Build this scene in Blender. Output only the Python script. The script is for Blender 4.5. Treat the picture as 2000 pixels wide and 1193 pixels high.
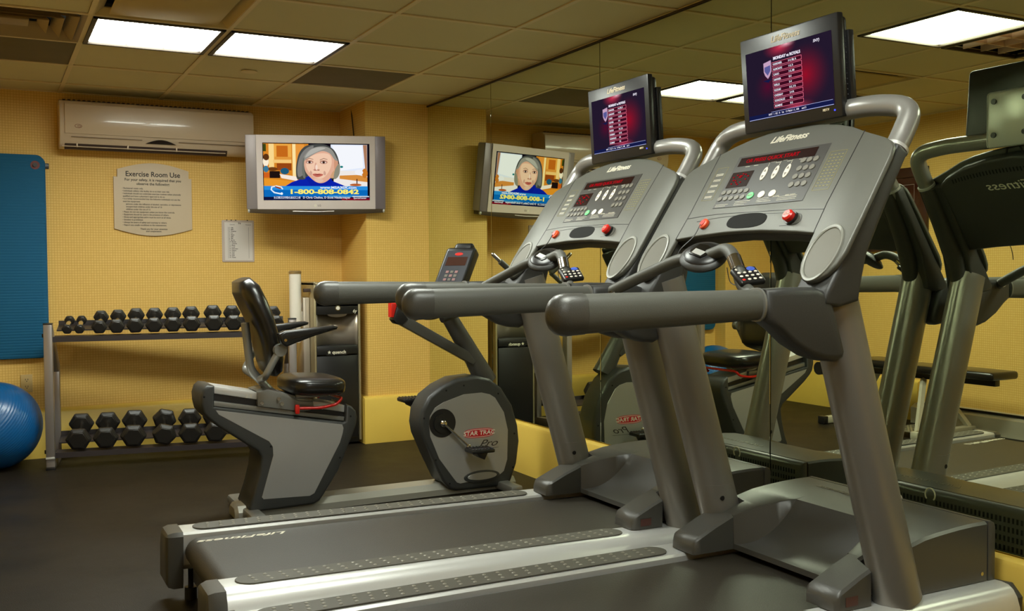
import bpy, bmesh, math, random
from mathutils import Vector, Matrix
random.seed(7)
PI = math.pi
C = bpy.context.scene.collection
for o in list(bpy.data.objects): bpy.data.objects.remove(o)

# ------------------------------------------------------------------ camera, world, lights, exposure
def make_camera():
    yaw, pit, rol = .4833, -.035, -.0068
    fw = Vector((math.sin(yaw)*math.cos(pit), math.cos(yaw)*math.cos(pit), math.sin(pit)))
    r = Vector((math.cos(yaw), -math.sin(yaw), 0)); u = r.cross(fw)
    r2 = math.cos(rol)*r + math.sin(rol)*u; u2 = -math.sin(rol)*r + math.cos(rol)*u
    cd = bpy.data.cameras.new('camera'); cd.sensor_width = 36; cd.lens = 1950.93/2000*36
    cd.clip_start = .05; cd.clip_end = 60
    o = bpy.data.objects.new('camera', cd); C.objects.link(o)
    m = Matrix((r2, u2, -fw)).transposed().to_4x4(); m.translation = Vector((-2.7422, -6.0734, 1.171))
    o.matrix_world = m
    return o
bpy.context.scene.camera = make_camera()
sc = bpy.context.scene
sc.view_settings.view_transform = 'Standard'; sc.view_settings.look = 'None'
sc.view_settings.exposure = 0.0; sc.view_settings.gamma = 1.0
sc.view_settings.use_curve_mapping = False
w = bpy.data.worlds.new('world'); sc.world = w; w.use_nodes = True
w.node_tree.nodes['Background'].inputs[0].default_value = (1, .95, .85, 1)
w.node_tree.nodes['Background'].inputs[1].default_value = .02
LAMP = 36.0            # radiance of every lit ceiling panel
H = 2.3215             # ceiling height
XW, YB, YR = -3.57, .94, -8.4     # left wall, back wall, rear wall (mirror wall is x = 0)

# ------------------------------------------------------------------ materials
def lin(c):
    return tuple(((v/255)/12.92 if v/255 <= .04045 else ((v/255+.055)/1.055)**2.4) for v in c) + (1,)
_M = {}
def mat(name, col, rough=.5, metal=0., bump=0., bscale=200., var=0., vscale=6., coat=0., spec=.5):
    if name in _M: return _M[name]
    m = bpy.data.materials.new(name); m.use_nodes = True; nt = m.node_tree; b = nt.nodes['Principled BSDF']
    c = lin(col) if max(col) > 1.01 else tuple(col)+(1,)
    b.inputs['Base Color'].default_value = c; b.inputs['Roughness'].default_value = rough
    b.inputs['Metallic'].default_value = metal; b.inputs['Specular IOR Level'].default_value = spec
    if coat: b.inputs['Coat Weight'].default_value = coat; b.inputs['Coat Roughness'].default_value = .08
    tc = nt.nodes.new('ShaderNodeTexCoord')
    if var:
        n = nt.nodes.new('ShaderNodeTexNoise'); n.inputs['Scale'].default_value = vscale; n.inputs['Detail'].default_value = 6
        nt.links.new(tc.outputs['Object'], n.inputs['Vector'])
        mx = nt.nodes.new('ShaderNodeMix'); mx.data_type = 'RGBA'
        mx.inputs[6].default_value = tuple(v*(1-var) for v in c[:3])+(1,); mx.inputs[7].default_value = tuple(min(1, v*(1+var)) for v in c[:3])+(1,)
        nt.links.new(n.outputs['Fac'], mx.inputs[0]); nt.links.new(mx.outputs[2], b.inputs['Base Color'])
    if bump:
        n = nt.nodes.new('ShaderNodeTexNoise'); n.inputs['Scale'].default_value = bscale
        nt.links.new(tc.outputs['Object'], n.inputs['Vector'])
        bp = nt.nodes.new('ShaderNodeBump'); bp.inputs['Strength'].default_value = bump; bp.inputs['Distance'].default_value = .002
        nt.links.new(n.outputs['Fac'], bp.inputs['Height']); nt.links.new(bp.outputs[0], b.inputs['Normal'])
    _M[name] = m; return m
def emit(name, col, s=1.):
    if name in _M: return _M[name]
    m = bpy.data.materials.new(name); m.use_nodes = True; nt = m.node_tree; nt.nodes.clear()
    o = nt.nodes.new('ShaderNodeOutputMaterial'); e = nt.nodes.new('ShaderNodeEmission')
    e.inputs[0].default_value = lin(col); e.inputs[1].default_value = s
    nt.links.new(e.outputs[0], o.inputs[0]); _M[name] = m; return m

def wallpaper():
    m = mat('yellow_wallpaper', (214, 172, 84), .62); nt = m.node_tree; b = nt.nodes['Principled BSDF']
    tc = nt.nodes.new('ShaderNodeTexCoord'); sp = nt.nodes.new('ShaderNodeSeparateXYZ'); ad = nt.nodes.new('ShaderNodeMath')
    cb = nt.nodes.new('ShaderNodeCombineXYZ'); br = nt.nodes.new('ShaderNodeTexBrick')
    nt.links.new(tc.outputs['Object'], sp.inputs[0]); nt.links.new(sp.outputs[0], ad.inputs[0]); nt.links.new(sp.outputs[1], ad.inputs[1])
    nt.links.new(ad.outputs[0], cb.inputs[0]); nt.links.new(sp.outputs[2], cb.inputs[1]); nt.links.new(cb.outputs[0], br.inputs['Vector'])
    br.offset = 0; br.inputs['Scale'].default_value = 1; br.inputs['Brick Width'].default_value = .0165; br.inputs['Row Height'].default_value = .0165
    br.inputs['Mortar Size'].default_value = .0022; br.inputs['Mortar Smooth'].default_value = .6
    br.inputs['Color1'].default_value = lin((232, 192, 106)); br.inputs['Color2'].default_value = lin((228, 187, 100)); br.inputs['Mortar'].default_value = lin((212, 166, 78))
    nt.links.new(br.outputs['Color'], b.inputs['Base Color'])
    bp = nt.nodes.new('ShaderNodeBump'); bp.inputs['Strength'].default_value = .25; bp.inputs['Distance'].default_value = .001; bp.invert = True
    nt.links.new(br.outputs['Fac'], bp.inputs['Height']); nt.links.new(bp.outputs[0], b.inputs['Normal'])
    return m
WALL = wallpaper()
def rubber_floor():
    m = mat('rubber_floor', (52, 45, 36), .42, spec=.3); nt = m.node_tree; b = nt.nodes['Principled BSDF']
    tc = nt.nodes.new('ShaderNodeTexCoord')
    n1 = nt.nodes.new('ShaderNodeTexNoise'); n1.inputs['Scale'].default_value = 2.2; n1.inputs['Detail'].default_value = 8; n1.inputs['Roughness'].default_value = .65
    n2 = nt.nodes.new('ShaderNodeTexNoise'); n2.inputs['Scale'].default_value = 240
    v = nt.nodes.new('ShaderNodeTexVoronoi'); v.inputs['Scale'].default_value = 34; v.inputs['Randomness'].default_value = 1
    br = nt.nodes.new('ShaderNodeTexBrick'); br.offset = .5; br.inputs['Scale'].default_value = 1
    br.inputs['Brick Width'].default_value = 1.22; br.inputs['Row Height'].default_value = 1.22; br.inputs['Mortar Size'].default_value = .003
    br.inputs['Color1'].default_value = (1, 1, 1, 1); br.inputs['Color2'].default_value = (.9, .9, .9, 1); br.inputs['Mortar'].default_value = (.35, .35, .35, 1)
    for n in (n1, n2, v, br): nt.links.new(tc.outputs['Object'], n.inputs['Vector'])
    cr = nt.nodes.new('ShaderNodeValToRGB'); cr.color_ramp.elements[0].color = lin((22, 17, 10)); cr.color_ramp.elements[1].color = lin((36, 28, 17))
    cr.color_ramp.elements[0].position = .35; cr.color_ramp.elements[1].position = .7
    nt.links.new(n1.outputs['Fac'], cr.inputs[0])
    lt = nt.nodes.new('ShaderNodeMath'); lt.operation = 'LESS_THAN'; lt.inputs[1].default_value = .055; nt.links.new(v.outputs['Distance'], lt.inputs[0])
    m1 = nt.nodes.new('ShaderNodeMix'); m1.data_type = 'RGBA'; m1.inputs[7].default_value = lin((84, 72, 54))
    nt.links.new(lt.outputs[0], m1.inputs[0]); nt.links.new(cr.outputs[0], m1.inputs[6])
    m2 = nt.nodes.new('ShaderNodeMix'); m2.data_type = 'RGBA'; m2.blend_type = 'MULTIPLY'; m2.inputs[0].default_value = 1
    nt.links.new(m1.outputs[2], m2.inputs[6]); nt.links.new(br.outputs['Color'], m2.inputs[7]); nt.links.new(m2.outputs[2], b.inputs['Base Color'])
    mr = nt.nodes.new('ShaderNodeMapRange'); mr.inputs[3].default_value = .38; mr.inputs[4].default_value = .68
    nt.links.new(n1.outputs['Fac'], mr.inputs[0]); nt.links.new(mr.outputs[0], b.inputs['Roughness'])
    bp = nt.nodes.new('ShaderNodeBump'); bp.inputs['Strength'].default_value = .35; bp.inputs['Distance'].default_value = .002
    nt.links.new(n2.outputs['Fac'], bp.inputs['Height']); nt.links.new(bp.outputs[0], b.inputs['Normal'])
    return m
FLOOR = rubber_floor()
PLINTH = mat('yellow_paint', (222, 188, 84), .45, var=.05, vscale=3)
TILE = mat('ceiling_tile', (212, 198, 150), .85, bump=.4, bscale=300, var=.05, vscale=2)
TBAR = mat('ceiling_grid', (222, 200, 150), .5)
TILEDARK = mat('dark_ceiling_tile', (112, 98, 66), .9, var=.1)
MIRROR = mat('mirror_glass', (.74, .79, .60), .0, 1.)
BLACKV = mat('black_void', (8, 7, 6), .9)
SIL = mat('silver_paint', (138, 138, 134), .38, .55)
POST = mat('post_grey', (136, 133, 128), .36, .5)
ALU = mat('brushed_aluminium', (206, 206, 204), .36, .45)
CON = mat('console_grey', (92, 92, 85), .42, .15, bump=.2, bscale=600)
DSH = mat('dark_shell', (52, 52, 51), .45, bump=.2, bscale=600)
RAILM = mat('handrail_rubber', (80, 80, 74), .5, bump=.15, bscale=500)
HOOD = mat('hood_grey', (72, 71, 67), .36, .1, bump=.15, bscale=500)
BELT = mat('belt_rubber', (46, 41, 33), .5, bump=.3, bscale=260, var=.14, vscale=5)
PAD = mat('foot_pad', (78, 75, 66), .6)
STUD = mat('pad_stud', (122, 118, 106), .35, .1)
BLK = mat('black_plastic', (24, 23, 24), .38)
BLKS = mat('black_satin', (26, 25, 25), .34)
VINYL = mat('black_vinyl', (22, 20, 18), .3, coat=.15, bump=.1, bscale=150)
HEX = mat('hex_rubber', (38, 35, 32), .36, bump=.25, bscale=200)
CHROME = mat('chrome', (205, 203, 198), .14, 1.)
RED = mat('red_plastic', (205, 32, 22), .3)
ORANGE = mat('orange_plastic', (222, 78, 34), .3)
WHITE = mat('white_plastic', (226, 218, 205), .4)
CREAM = mat('cream_plastic', (206, 184, 156), .3, coat=.5)
SIGNM = mat('sign_board', (206, 186, 158), .5)
PAPER = mat('paper', (214, 206, 200), .3)
TXT = mat('dark_text', (50, 40, 38), .6)
TXTW = mat('pale_text', (214, 208, 190), .5)
TXTY = mat('olive_text', (140, 133, 86), .5)
TVS = mat('tv_silver', (216, 204, 200), .38, .3)
TVD = mat('tv_grey', (150, 140, 140), .4, .3)
MATB = mat('mat_blue', (0, 88, 128), .8, bump=.5, bscale=60)
BALLM = mat('ball_blue', (16, 86, 144), .3)
STEEL = mat('stainless', (182, 170, 154), .32, .45)
BIKEDK = mat('bike_shroud', (50, 51, 50), .42, bump=.15, bscale=400)
BIKESIL = mat('bike_silver', (164, 163, 161), .34, .4, var=.12, vscale=2.5)
RACKM = mat('rack_tray', (48, 42, 44), .4)
RACKP = mat('rack_post', (150, 142, 138), .35, .6)
PANEL = mat('display_panel', (48, 45, 41), .4)
BTN = mat('button_grey', (112, 108, 98), .4)
GREEN = mat('button_green', (96, 200, 128), .35)
MAHOG = mat('mahogany', (58, 26, 14), .3, coat=.3)
LEDR = emit('led_red', (215, 20, 34), .6)
LEDB = emit('led_blue', (70, 80, 255), 1.5)

def ribbed(m, kind, scale, strength, dist=.003):
    nt = m.node_tree; b = nt.nodes['Principled BSDF']; tc = nt.nodes.new('ShaderNodeTexCoord'); w_ = nt.nodes.new('ShaderNodeTexWave')
    w_.wave_type = 'BANDS'; w_.bands_direction = kind; w_.inputs['Scale'].default_value = scale
    nt.links.new(tc.outputs['Object'], w_.inputs['Vector']); bp = nt.nodes.new('ShaderNodeBump'); bp.inputs['Strength'].default_value = strength; bp.inputs['Distance'].default_value = dist
    nt.links.new(w_.outputs['Fac'], bp.inputs['Height']); nt.links.new(bp.outputs[0], b.inputs['Normal'])
ribbed(MATB, 'Z', 18, .35); ribbed(BALLM, 'Z', 22, .35, .002)

# ------------------------------------------------------------------ mesh helpers
class MB:
    def __init__(s): s.bm = bmesh.new(); s.mi = 0
    def _mark(s, fs):
        for f in fs: f.material_index = s.mi
    def face(s, pts):
        f = s.bm.faces.new([s.bm.verts.new(p) for p in pts]); f.material_index = s.mi; return s
    def box(s, c, d, bev=0., rot=None, seg=2):
        r = bmesh.ops.create_cube(s.bm, size=1); vs = r['verts']
        M = Matrix.Translation(Vector(c)) @ (rot.to_4x4() if rot else Matrix()) @ Matrix.Diagonal((*d, 1))
        bmesh.ops.transform(s.bm, matrix=M, verts=vs)
        fs = {f for v in vs for f in v.link_faces}; s._mark(fs)
        if bev:
            es = {e for v in vs for e in v.link_edges}
            r = bmesh.ops.bevel(s.bm, geom=list(es), offset=bev, segments=seg, affect='EDGES', profile=.5); s._mark(r['faces'])
        return s
    def prism(s, pts, to3, a, b, bev=0., seg=2):
        """2-D outline -> solid between depths a and b; to3(p, q, depth) gives the 3-D point"""
        n = len(pts); va = [s.bm.verts.new(to3(p[0], p[1], a)) for p in pts]; vb = [s.bm.verts.new(to3(p[0], p[1], b)) for p in pts]
        fs = [s.bm.faces.new(va), s.bm.faces.new(vb[::-1])]
        for i in range(n): fs.append(s.bm.faces.new((va[i], vb[i], vb[(i+1) % n], va[(i+1) % n])))
        s._mark(fs); bmesh.ops.recalc_face_normals(s.bm, faces=fs)
        if bev:
            es = list(fs[0].edges)+list(fs[1].edges)
            r = bmesh.ops.bevel(s.bm, geom=es, offset=bev, segments=seg, affect='EDGES', profile=.5); s._mark(r['faces'])
        return s
    def loft(s, rings, closed=True, caps=True, wrap=False):
        vr = [[s.bm.verts.new(p) for p in r] for r in rings]; n = len(vr[0]); fs = []
        for i in range(len(vr)-(0 if wrap else 1)):
            a, b = vr[i], vr[(i+1) % len(vr)]
            for j in range(n if closed else n-1):
                fs.append(s.bm.faces.new((a[j], a[(j+1) % n], b[(j+1) % n], b[j])))
        if caps and closed and not wrap: fs += [s.bm.faces.new(vr[0][::-1]), s.bm.faces.new(vr[-1])]
        s._mark(fs); bmesh.ops.recalc_face_normals(s.bm, faces=fs); return s
    def tube(s, path, r, n=16, up=(0, 0, 1), res=0, caps=True, r2=None, round_start=False, round_end=False, wrap=False):
        P = [Vector(p) for p in path]
        if res: P = smooth_path(P, res, wrap)
        N = len(P); R = r if isinstance(r, (list, tuple)) else [r]*N
        if len(R) != N: R = [R[0]+(R[-1]-R[0])*i/(N-1) for i in range(N)]
        k = (r2 or R[0])/R[0] if r2 else 1.
        rings = []; prev = None; u = Vector(up)
        for i in range(N):
            if wrap: t = (P[(i+1) % N]-P[i-1]).normalized()
            else: t = (P[min(i+1, N-1)]-P[max(i-1, 0)]).normalized()
            if prev is None:
                a = u.cross(t)
                if a.length < 1e-4: a = Vector((0, 1, 0)).cross(t)
                if a.length < 1e-4: a = Vector((1, 0, 0)).cross(t)
                a.normalize()
            else:
                a = prev - t*prev.dot(t); a.normalize()
            prev = a; b = t.cross(a)
            rings.append((P[i], t, a, b, R[i]))
        out = []
        def ring(p, a, b, rr): return [p + a*math.cos(2*PI*j/n)*rr + b*math.sin(2*PI*j/n)*rr*k for j in range(n)]
        if round_start:
            p, t, a, b, rr = rings[0]
            for q in (80, 60, 40, 20): out.append(ring(p-t*rr*math.sin(math.radians(q)), a, b, rr*math.cos(math.radians(q))))
        for p, t, a, b, rr in rings: out.append(ring(p, a, b, rr))
        if round_end:
            p, t, a, b, rr = rings[-1]
            for q in (20, 40, 60, 80): out.append(ring(p+t*rr*math.sin(math.radians(q)), a, b, rr*math.cos(math.radians(q))))
        return s.loft(out, True, caps, wrap)
    def cyl(s, a, b, r, n=24, r2=None, up=(0, 0, 1)): return s.tube([a, b], [r, r if r2 is None else r2], n, up)
    def ell(s, c, rad, e=1., e2=None, rot=None, n=24, m=12):
        e2 = e if e2 is None else e2
        def sg(x, p): return math.copysign(abs(x)**p, x)
        c = Vector(c); rings = []
        for i in range(1, m):
            ph = -PI/2+PI*i/m; rg = []
            for j in range(n):
                th = 2*PI*j/n
                v = Vector((rad[0]*sg(math.cos(ph), e2)*sg(math.cos(th), e), rad[1]*sg(math.cos(ph), e2)*sg(math.sin(th), e), rad[2]*sg(math.sin(ph), e2)))
                if rot: v = rot @ v
                rg.append(c+v)
            rings.append(rg)
        return s.loft(rings)
    def build(s, name, m, parent=None, smooth=True, angle=38, loc=None, subsurf=0):
        me = bpy.data.meshes.new(name)
        th = math.radians(angle)
        for f in s.bm.faces: f.smooth = smooth
        if smooth:
            for e in s.bm.edges:
                e.smooth = not (len(e.link_faces) == 2 and e.calc_face_angle(0) > th)
        s.bm.to_mesh(me); s.bm.free()
        for x in (m if isinstance(m, (list, tuple)) else [m]): me.materials.append(x)
        o = bpy.data.objects.new(name, me); C.objects.link(o)
        if parent: o.parent = parent
        if loc: o.location = loc
        if subsurf:
            q = o.modifiers.new('s', 'SUBSURF'); q.levels = subsurf; q.render_levels = subsurf
        return o
def smooth_path(P, res, wrap=False):
    out = []; N = len(P)
    for i in range(N if wrap else N-1):
        g = (lambda k: P[k % N]) if wrap else (lambda k: P[max(0, min(N-1, k))])
        a, b, c, d = g(i-1), g(i), g(i+1), g(i+2)
        for j in range(res):
            t = j/res
            out.append(.5*((2*b)+(c-a)*t+(2*a-5*b+4*c-d)*t*t+(3*b-a-3*c+d)*t**3))
    if not wrap: out.append(P[-1])
    return out
def fillet(P, r, n=6):
    """polyline with rounded corners"""
    P = [Vector(p) for p in P]; out = [P[0]]
    for i in range(1, len(P)-1):
        a = (P[i-1]-P[i]); b = (P[i+1]-P[i]); q = min(r, a.length*.49, b.length*.49)
        s, e = P[i]+a.normalized()*q, P[i]+b.normalized()*q
        for k in range(n+1):
            t = k/n; out.append((1-t)**2*s+2*t*(1-t)*P[i]+t*t*e)
    out.append(P[-1]); return out
def XZ(p, q, d): return (p, d, q)      # outline in x-z, depth along y
def XY(p, q, d): return (p, q, d)
def YZ(p, q, d): return (d, p, q)
def tag(o, label=None, cat=None, group=None, kind=None):
    if label: o['label'] = label
    if cat: o['category'] = cat
    if group: o['group'] = group
    if kind: o['kind'] = kind
    return o
def thing(name, label, cat, loc=(0, 0, 0), rot=(0, 0, 0), group=None):
    o = bpy.data.objects.new(name, None); C.objects.link(o); o.location = loc; o.rotation_euler = rot; o.empty_display_size = .1
    return tag(o, label, cat, group)
def struct(o): o['kind'] = 'structure'; return o
def kids(o): return [x for x in bpy.data.objects if x.parent == o]
def copy_tree(o, parent=None):
    c = o.copy(); C.objects.link(c); c.parent = parent
    for ch in kids(o): copy_tree(ch, c)
    return c
def text_mesh(body, size, shear=0., bold=0., align='CENTER', sx=1., extrude=.0004, space=1.):
    cu = bpy.data.curves.new('t', 'FONT'); cu.body = body; cu.size = size; cu.shear = shear; cu.offset = bold; cu.extrude = extrude
    cu.align_x = align; cu.align_y = 'CENTER'; cu.space_character = space; cu.resolution_u = 3
    o = bpy.data.objects.new('t', cu); C.objects.link(o)
    me = bpy.data.meshes.new_from_object(o.evaluated_get(bpy.context.evaluated_depsgraph_get()))
    bpy.data.objects.remove(o)
    if sx != 1.: me.transform(Matrix.Diagonal((sx, 1, 1, 1)))
    return me
def texts(name, items, frame, m, parent=None):
    """items: (string, x, y, size, kwargs) placed in the plane given by frame (4x4); joined into one mesh"""
    bm = bmesh.new()
    for it in items:
        s, x, y, size = it[:4]; kw = dict(it[4]) if len(it) > 4 else {}
        dz = kw.pop('dz', 0.); me = text_mesh(s, size, **kw); me.transform(frame @ Matrix.Translation((x, y, dz))); bm.from_mesh(me); bpy.data.meshes.remove(me)
    me = bpy.data.meshes.new(name); bm.to_mesh(me); bm.free(); me.materials.append(m)
    o = bpy.data.objects.new(name, me); C.objects.link(o)
    if parent: o.parent = parent
    return o
def frame(o, x, y):
    """plane frame with origin o, right x, up y"""
    x = Vector(x).normalized(); y = Vector(y).normalized(); z = x.cross(y)
    m = Matrix((x, y, z)).transposed().to_4x4(); m.translation = Vector(o); return m
FRONT = lambda x, y, z: frame((x, y, z), (1, 0, 0), (0, 0, 1))      # facing -y

# ------------------------------------------------------------------ room shell
def box_obj(name, lo, hi, m, bev=0.):
    c = [(a+b)/2 for a, b in zip(lo, hi)]; d = [b-a for a, b in zip(lo, hi)]
    return struct(MB().box(c, d, bev).build(name, m))
box_obj('floor', (XW-.1, YR-.1, -.1), (.12, YB+.1, 0), FLOOR)
box_obj('wall_back', (XW-.1, YB, 0), (.12, YB+.1, H+.05), WALL)
box_obj('wall_left', (XW-.1, YR, 0), (XW, YB, H+.05), WALL)
box_obj('wall_rear', (XW-.1, YR-.1, 0), (.12, YR, H+.05), WALL)
box_obj('wall_right', (.014, YR, 0), (.12, YB, H+.05), WALL)
box_obj('wall_pillar', (-.457, .402, 0), (.014, YB, H+.02), WALL)
box_obj('wall_chase', (XW, .80, 0), (-2.975, YB, H+.02), WALL)
def plinth(name, pts, side):
    o = MB().prism(pts, (lambda p, q, d: (d, p, q)) if side == 'y' else (lambda p, q, d: (p, d, q)), *_rng).build(name, PLINTH); return struct(o)
_rng = (-2.975, -.457); plinth('baseboard_back', [(.94, 0), (.897, 0), (.897, .285), (.906, .298), (.94, .312)], 'y')
_rng = (-.495, -.036); plinth('baseboard_pillar', [(.402, 0), (.364, 0), (.364, .30), (.372, .312), (.402, .32)], 'y')
_rng = (.402, .897); plinth('trim_1', [(-.457, 0), (-.495, 0), (-.495, .30), (-.487, .312), (-.457, .32)], 'x')
_rng = (YR, .402); plinth('baseboard_right', [(.014, 0), (-.034, 0), (-.034, .27), (-.026, .282), (.014, .292)], 'x')
_rng = (-.78, .756); plinth('baseboard_left', [(XW, 0), (XW+.043, 0), (XW+.043, .285), (XW+.036, .298), (XW, .312)], 'x')
_rng = (XW, -2.975); plinth('trim_2', [(.80, 0), (.757, 0), (.757, .285), (.764, .298), (.80, .312)], 'y')
# mirrors
seams = [.402, -.587, -1.812, -3.05, -4.285, -5.52, -6.75, -8.0]
pos = ['by the pillar at the far end of the wall', 'second from the pillar, behind the upright bike console', 'behind the far treadmill', 'behind the near treadmill', 'at the right edge, past the near treadmill']
for i in range(5):
    a, b = seams[i+1], seams[i]
    o = MB().box((.005, (a+b)/2, (.296+H-.012)/2), (.01, b-a-.005, H-.012-.296), .0012, seg=1).build('mirror_panel', MIRROR, smooth=False)
    tag(o, 'tall frameless wall mirror panel ' + pos[i], 'mirror', 'frameless mirror panels along the wall')

# ceiling: lay-in tiles in an exposed grid
gx = [XW] + [-.4774-.61*k for k in range(4, -1, -1)] + [.014]
gx = [XW, -2.9174, -2.3074, -1.6974, -1.0874, -.4774, .014]
gy = [YB, .61] + [0-.61*k for k in range(0, 14)] + [YR]
special = {}
def cell(ix, iy): return (gx[ix], gx[ix+1], gy[iy+1], gy[iy])
holes = {(2, 3), (3, 3), (3, 6), (2, 6), (1, 3), (2, 4), (1, 2), (4, 2), (3, 9), (2, 12)}
cm = MB()
for ix in range(len(gx)-1):
    for iy in range(len(gy)-1):
        if (ix, iy) in holes: continue
        x0, x1, y0, y1 = cell(ix, iy)
        cm.box(((x0+x1)/2, (y0+y1)/2, H+.018), (x1-x0-.027, y1-y0-.027, .022), 0)
cm.mi = 1
for x in gx: cm.box((x, (YR+YB)/2, H+.004), (.024, YB-YR, .006))
for y in gy: cm.box(((XW)/2, y, H+.0035), (-XW, .024, .006))
cm.mi = 2; cm.box((XW/2, (YR+YB)/2, H+.20), (-XW+.3, YB-YR+.3, .02))
struct(cm.build('ceiling', [TILE, TBAR, BLACKV], smooth=False))
struct(MB().box((.0118, (-5.52+.402)/2, (H+.296)/2), (.003, .402+5.52, H-.30)).build('trim_4', mat('mirror_backing', (20, 17, 12), .8)))
struct(MB().box((.0, (-5.52+.402)/2, H-.006), (.012, .402+5.52, .010)).build('trim_3', mat('bronze_trim', (52, 40, 24), .5)))

LENS = emit('light_lens', (246, 252, 240), LAMP)
DARKFR = mat('light_frame', (46, 36, 26), .5)
def ceiling_light(x0, x1, y0, y1, label):
    cx, cy = (x0+x1)/2, (y0+y1)/2
    t = thing('ceiling_light', label, 'ceiling light', (cx, cy, H), group='square ceiling light panels')
    hw, hh = (x1-x0)/2-.012, (y1-y0)/2-.012
    m = MB()
    for sx, sy, dx, dy in ((-1, 0, .022, hh*2), (1, 0, .022, hh*2), (0, -1, hw*2, .022), (0, 1, hw*2, .022)):
        m.box((sx*(hw-.011), sy*(hh-.011), .004), (dx, dy, .02), .002)
    m.build('light_frame', DARKFR, t)
    g = .005; n = 3; w_, h_ = (hw-.022)*2, (hh-.022)*2
    m = MB()
    for i in range(n):
        for j in range(n):
            m.box((-w_/2+w_*(i+.5)/n, -h_/2+h_*(j+.5)/n, .012), (w_/n-g, h_/n-g*.4, .008), .0015)
    m.build('diffuser', LENS, t)
    m = MB(); m.box((0, 0, .045), (w_, h_, .05)); m.build('housing', mat('diffuser_grid', (52, 50, 46), .8), t)
    return t
ceiling_light(*cell(2, 3), 'lit square ceiling panel beside the louvred air vent, in front of the air conditioner')
ceiling_light(*cell(3, 3), 'lit square ceiling panel above the television, right of its twin')
ceiling_light(*cell(3, 6), 'lit square ceiling panel over the far treadmill, seen only in the mirror')
ceiling_light(*cell(3, 9), 'added lit square ceiling panel above the rear end of the near treadmill, unseen, for overall light')  # unseen lamp added for overall light on the near treadmill
ceiling_light(*cell(2, 12), 'added lit square ceiling panel at the rear of the room, unseen, for more light')  # another added lamp, out of view behind the camera, for more light

def louvre_light(x0, x1, y0, y1, label):
    cx, cy = (x0+x1)/2, (y0+y1)/2
    t = thing('louvre_light', label, 'ceiling light', (cx, cy, H))
    m = MB()
    for sx, sy, dx, dy in ((-1, 0, .014, .59), (1, 0, .014, .59), (0, -1, .59, .014), (0, 1, .59, .014)): m.box((sx*.289, sy*.289, .004), (dx, dy, .02), .002)
    m.build('light_frame', DARKFR, t)
    m = MB()
    for k in range(1, 4):
        q = -.28+.56*k/4
        m.box((q, 0, .04), (.008, .56, .07)); m.box((0, q, .04), (.56, .008, .07))
    m.build('louvre', mat('louvre_foil', (222, 188, 160), .4, .2), t)
    MB().box((0, 0, .1), (.58, .58, .02)).build('reflector', mat('reflector_tan', (210, 186, 160), .4), t)
louvre_light(*cell(2, 6), 'unlit ceiling fixture with an open foil louvre, seen only in the mirror')

def diffuser_vent(x0, x1, y0, y1):
    cx, cy = (x0+x1)/2, (y0+y1)/2
    t = thing('ceiling_vent', 'square air vent of nested louvres in the ceiling, in the top left corner', 'air vent', (cx, cy, H))
    vm = mat('vent_paint', (164, 140, 96), .5)
    m = MB()
    def ringbox(a, b, z0, z1):   # sloped square ring from half-size a (z0) to b (z1)
        A = [(-a, -a, z0), (a, -a, z0), (a, a, z0), (-a, a, z0)]; B = [(-b, -b, z1), (b, -b, z1), (b, b, z1), (-b, b, z1)]
        A2 = [(p[0]*.98, p[1]*.98, p[2]+.006) for p in A]; B2 = [(p[0]*.98, p[1]*.98, p[2]+.006) for p in B]
        m.loft([A, B, B2, A2], wrap=True, caps=False)
    ringbox(.295, .27, .0, .012)
    m.build('vent_frame', vm, t, smooth=False)
    for a, b in ((.265, .225), (.205, .165), (.145, .105)):
        m = MB(); ringbox(a, b, -.004, .035); m.build('vent_ring', vm, t, smooth=False)
    MB().box((0, 0, .01), (.13, .13, .01), .003).build('vent_core', vm, t)
    MB().box((0, 0, .09), (.58, .58, .01)).build('vent_duct', BLACKV, t)
diffuser_vent(*cell(1, 3))
def plaque_vent(x0, x1, y0, y1):
    cx, cy = (x0+x1)/2, (y0+y1)/2
    t = thing('air_diffuser', 'flat plate air diffuser with a sloped frame, in the ceiling above the left lit panel', 'air vent', (cx, cy, H))
    vm = mat('plaque_paint', (196, 170, 110), .85)
    m = MB(); a, b = .296, .255
    A = [(-a, -a, 0), (a, -a, 0), (a, a, 0), (-a, a, 0)]; B = [(-b, -b, .03), (b, -b, .03), (b, b, .03), (-b, b, .03)]
    m.loft([A, B, [(p[0], p[1], p[2]+.004) for p in B], [(p[0], p[1], p[2]+.004) for p in A]], wrap=True, caps=False)
    m.build('vent_frame', vm, t, smooth=False)
    MB().box((.0, .0, .004), (.47, .50, .008), .002).build('vent_plate', vm, t)
    MB().box((0, 0, .08), (.58, .58, .01)).build('vent_duct', BLACKV, t)
plaque_vent(*cell(2, 4))
def dark_tile(x0, x1, y0, y1, label):
    cx, cy = (x0+x1)/2, (y0+y1)/2
    tag(MB().box((cx, cy, H+.011), (x1-x0-.026, y1-y0-.026, .014), .002).build('ceiling_panel', TILEDARK), label, 'ceiling tile', 'dark ceiling tiles')
dark_tile(*cell(1, 2), 'dark grey ceiling tile between the air vent and the wall on the left')
dark_tile(*cell(4, 2), 'dark grey ceiling tile near the pillar and the mirror')
o = MB()
o.cyl((-1.383, -.254, H-.001), (-1.383, -.254, H+.004), .045, 32)
tag(o.build('sprinkler_cover', TBAR), 'small round cover plate on the ceiling tile between the light and the television', 'ceiling cover')


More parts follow.
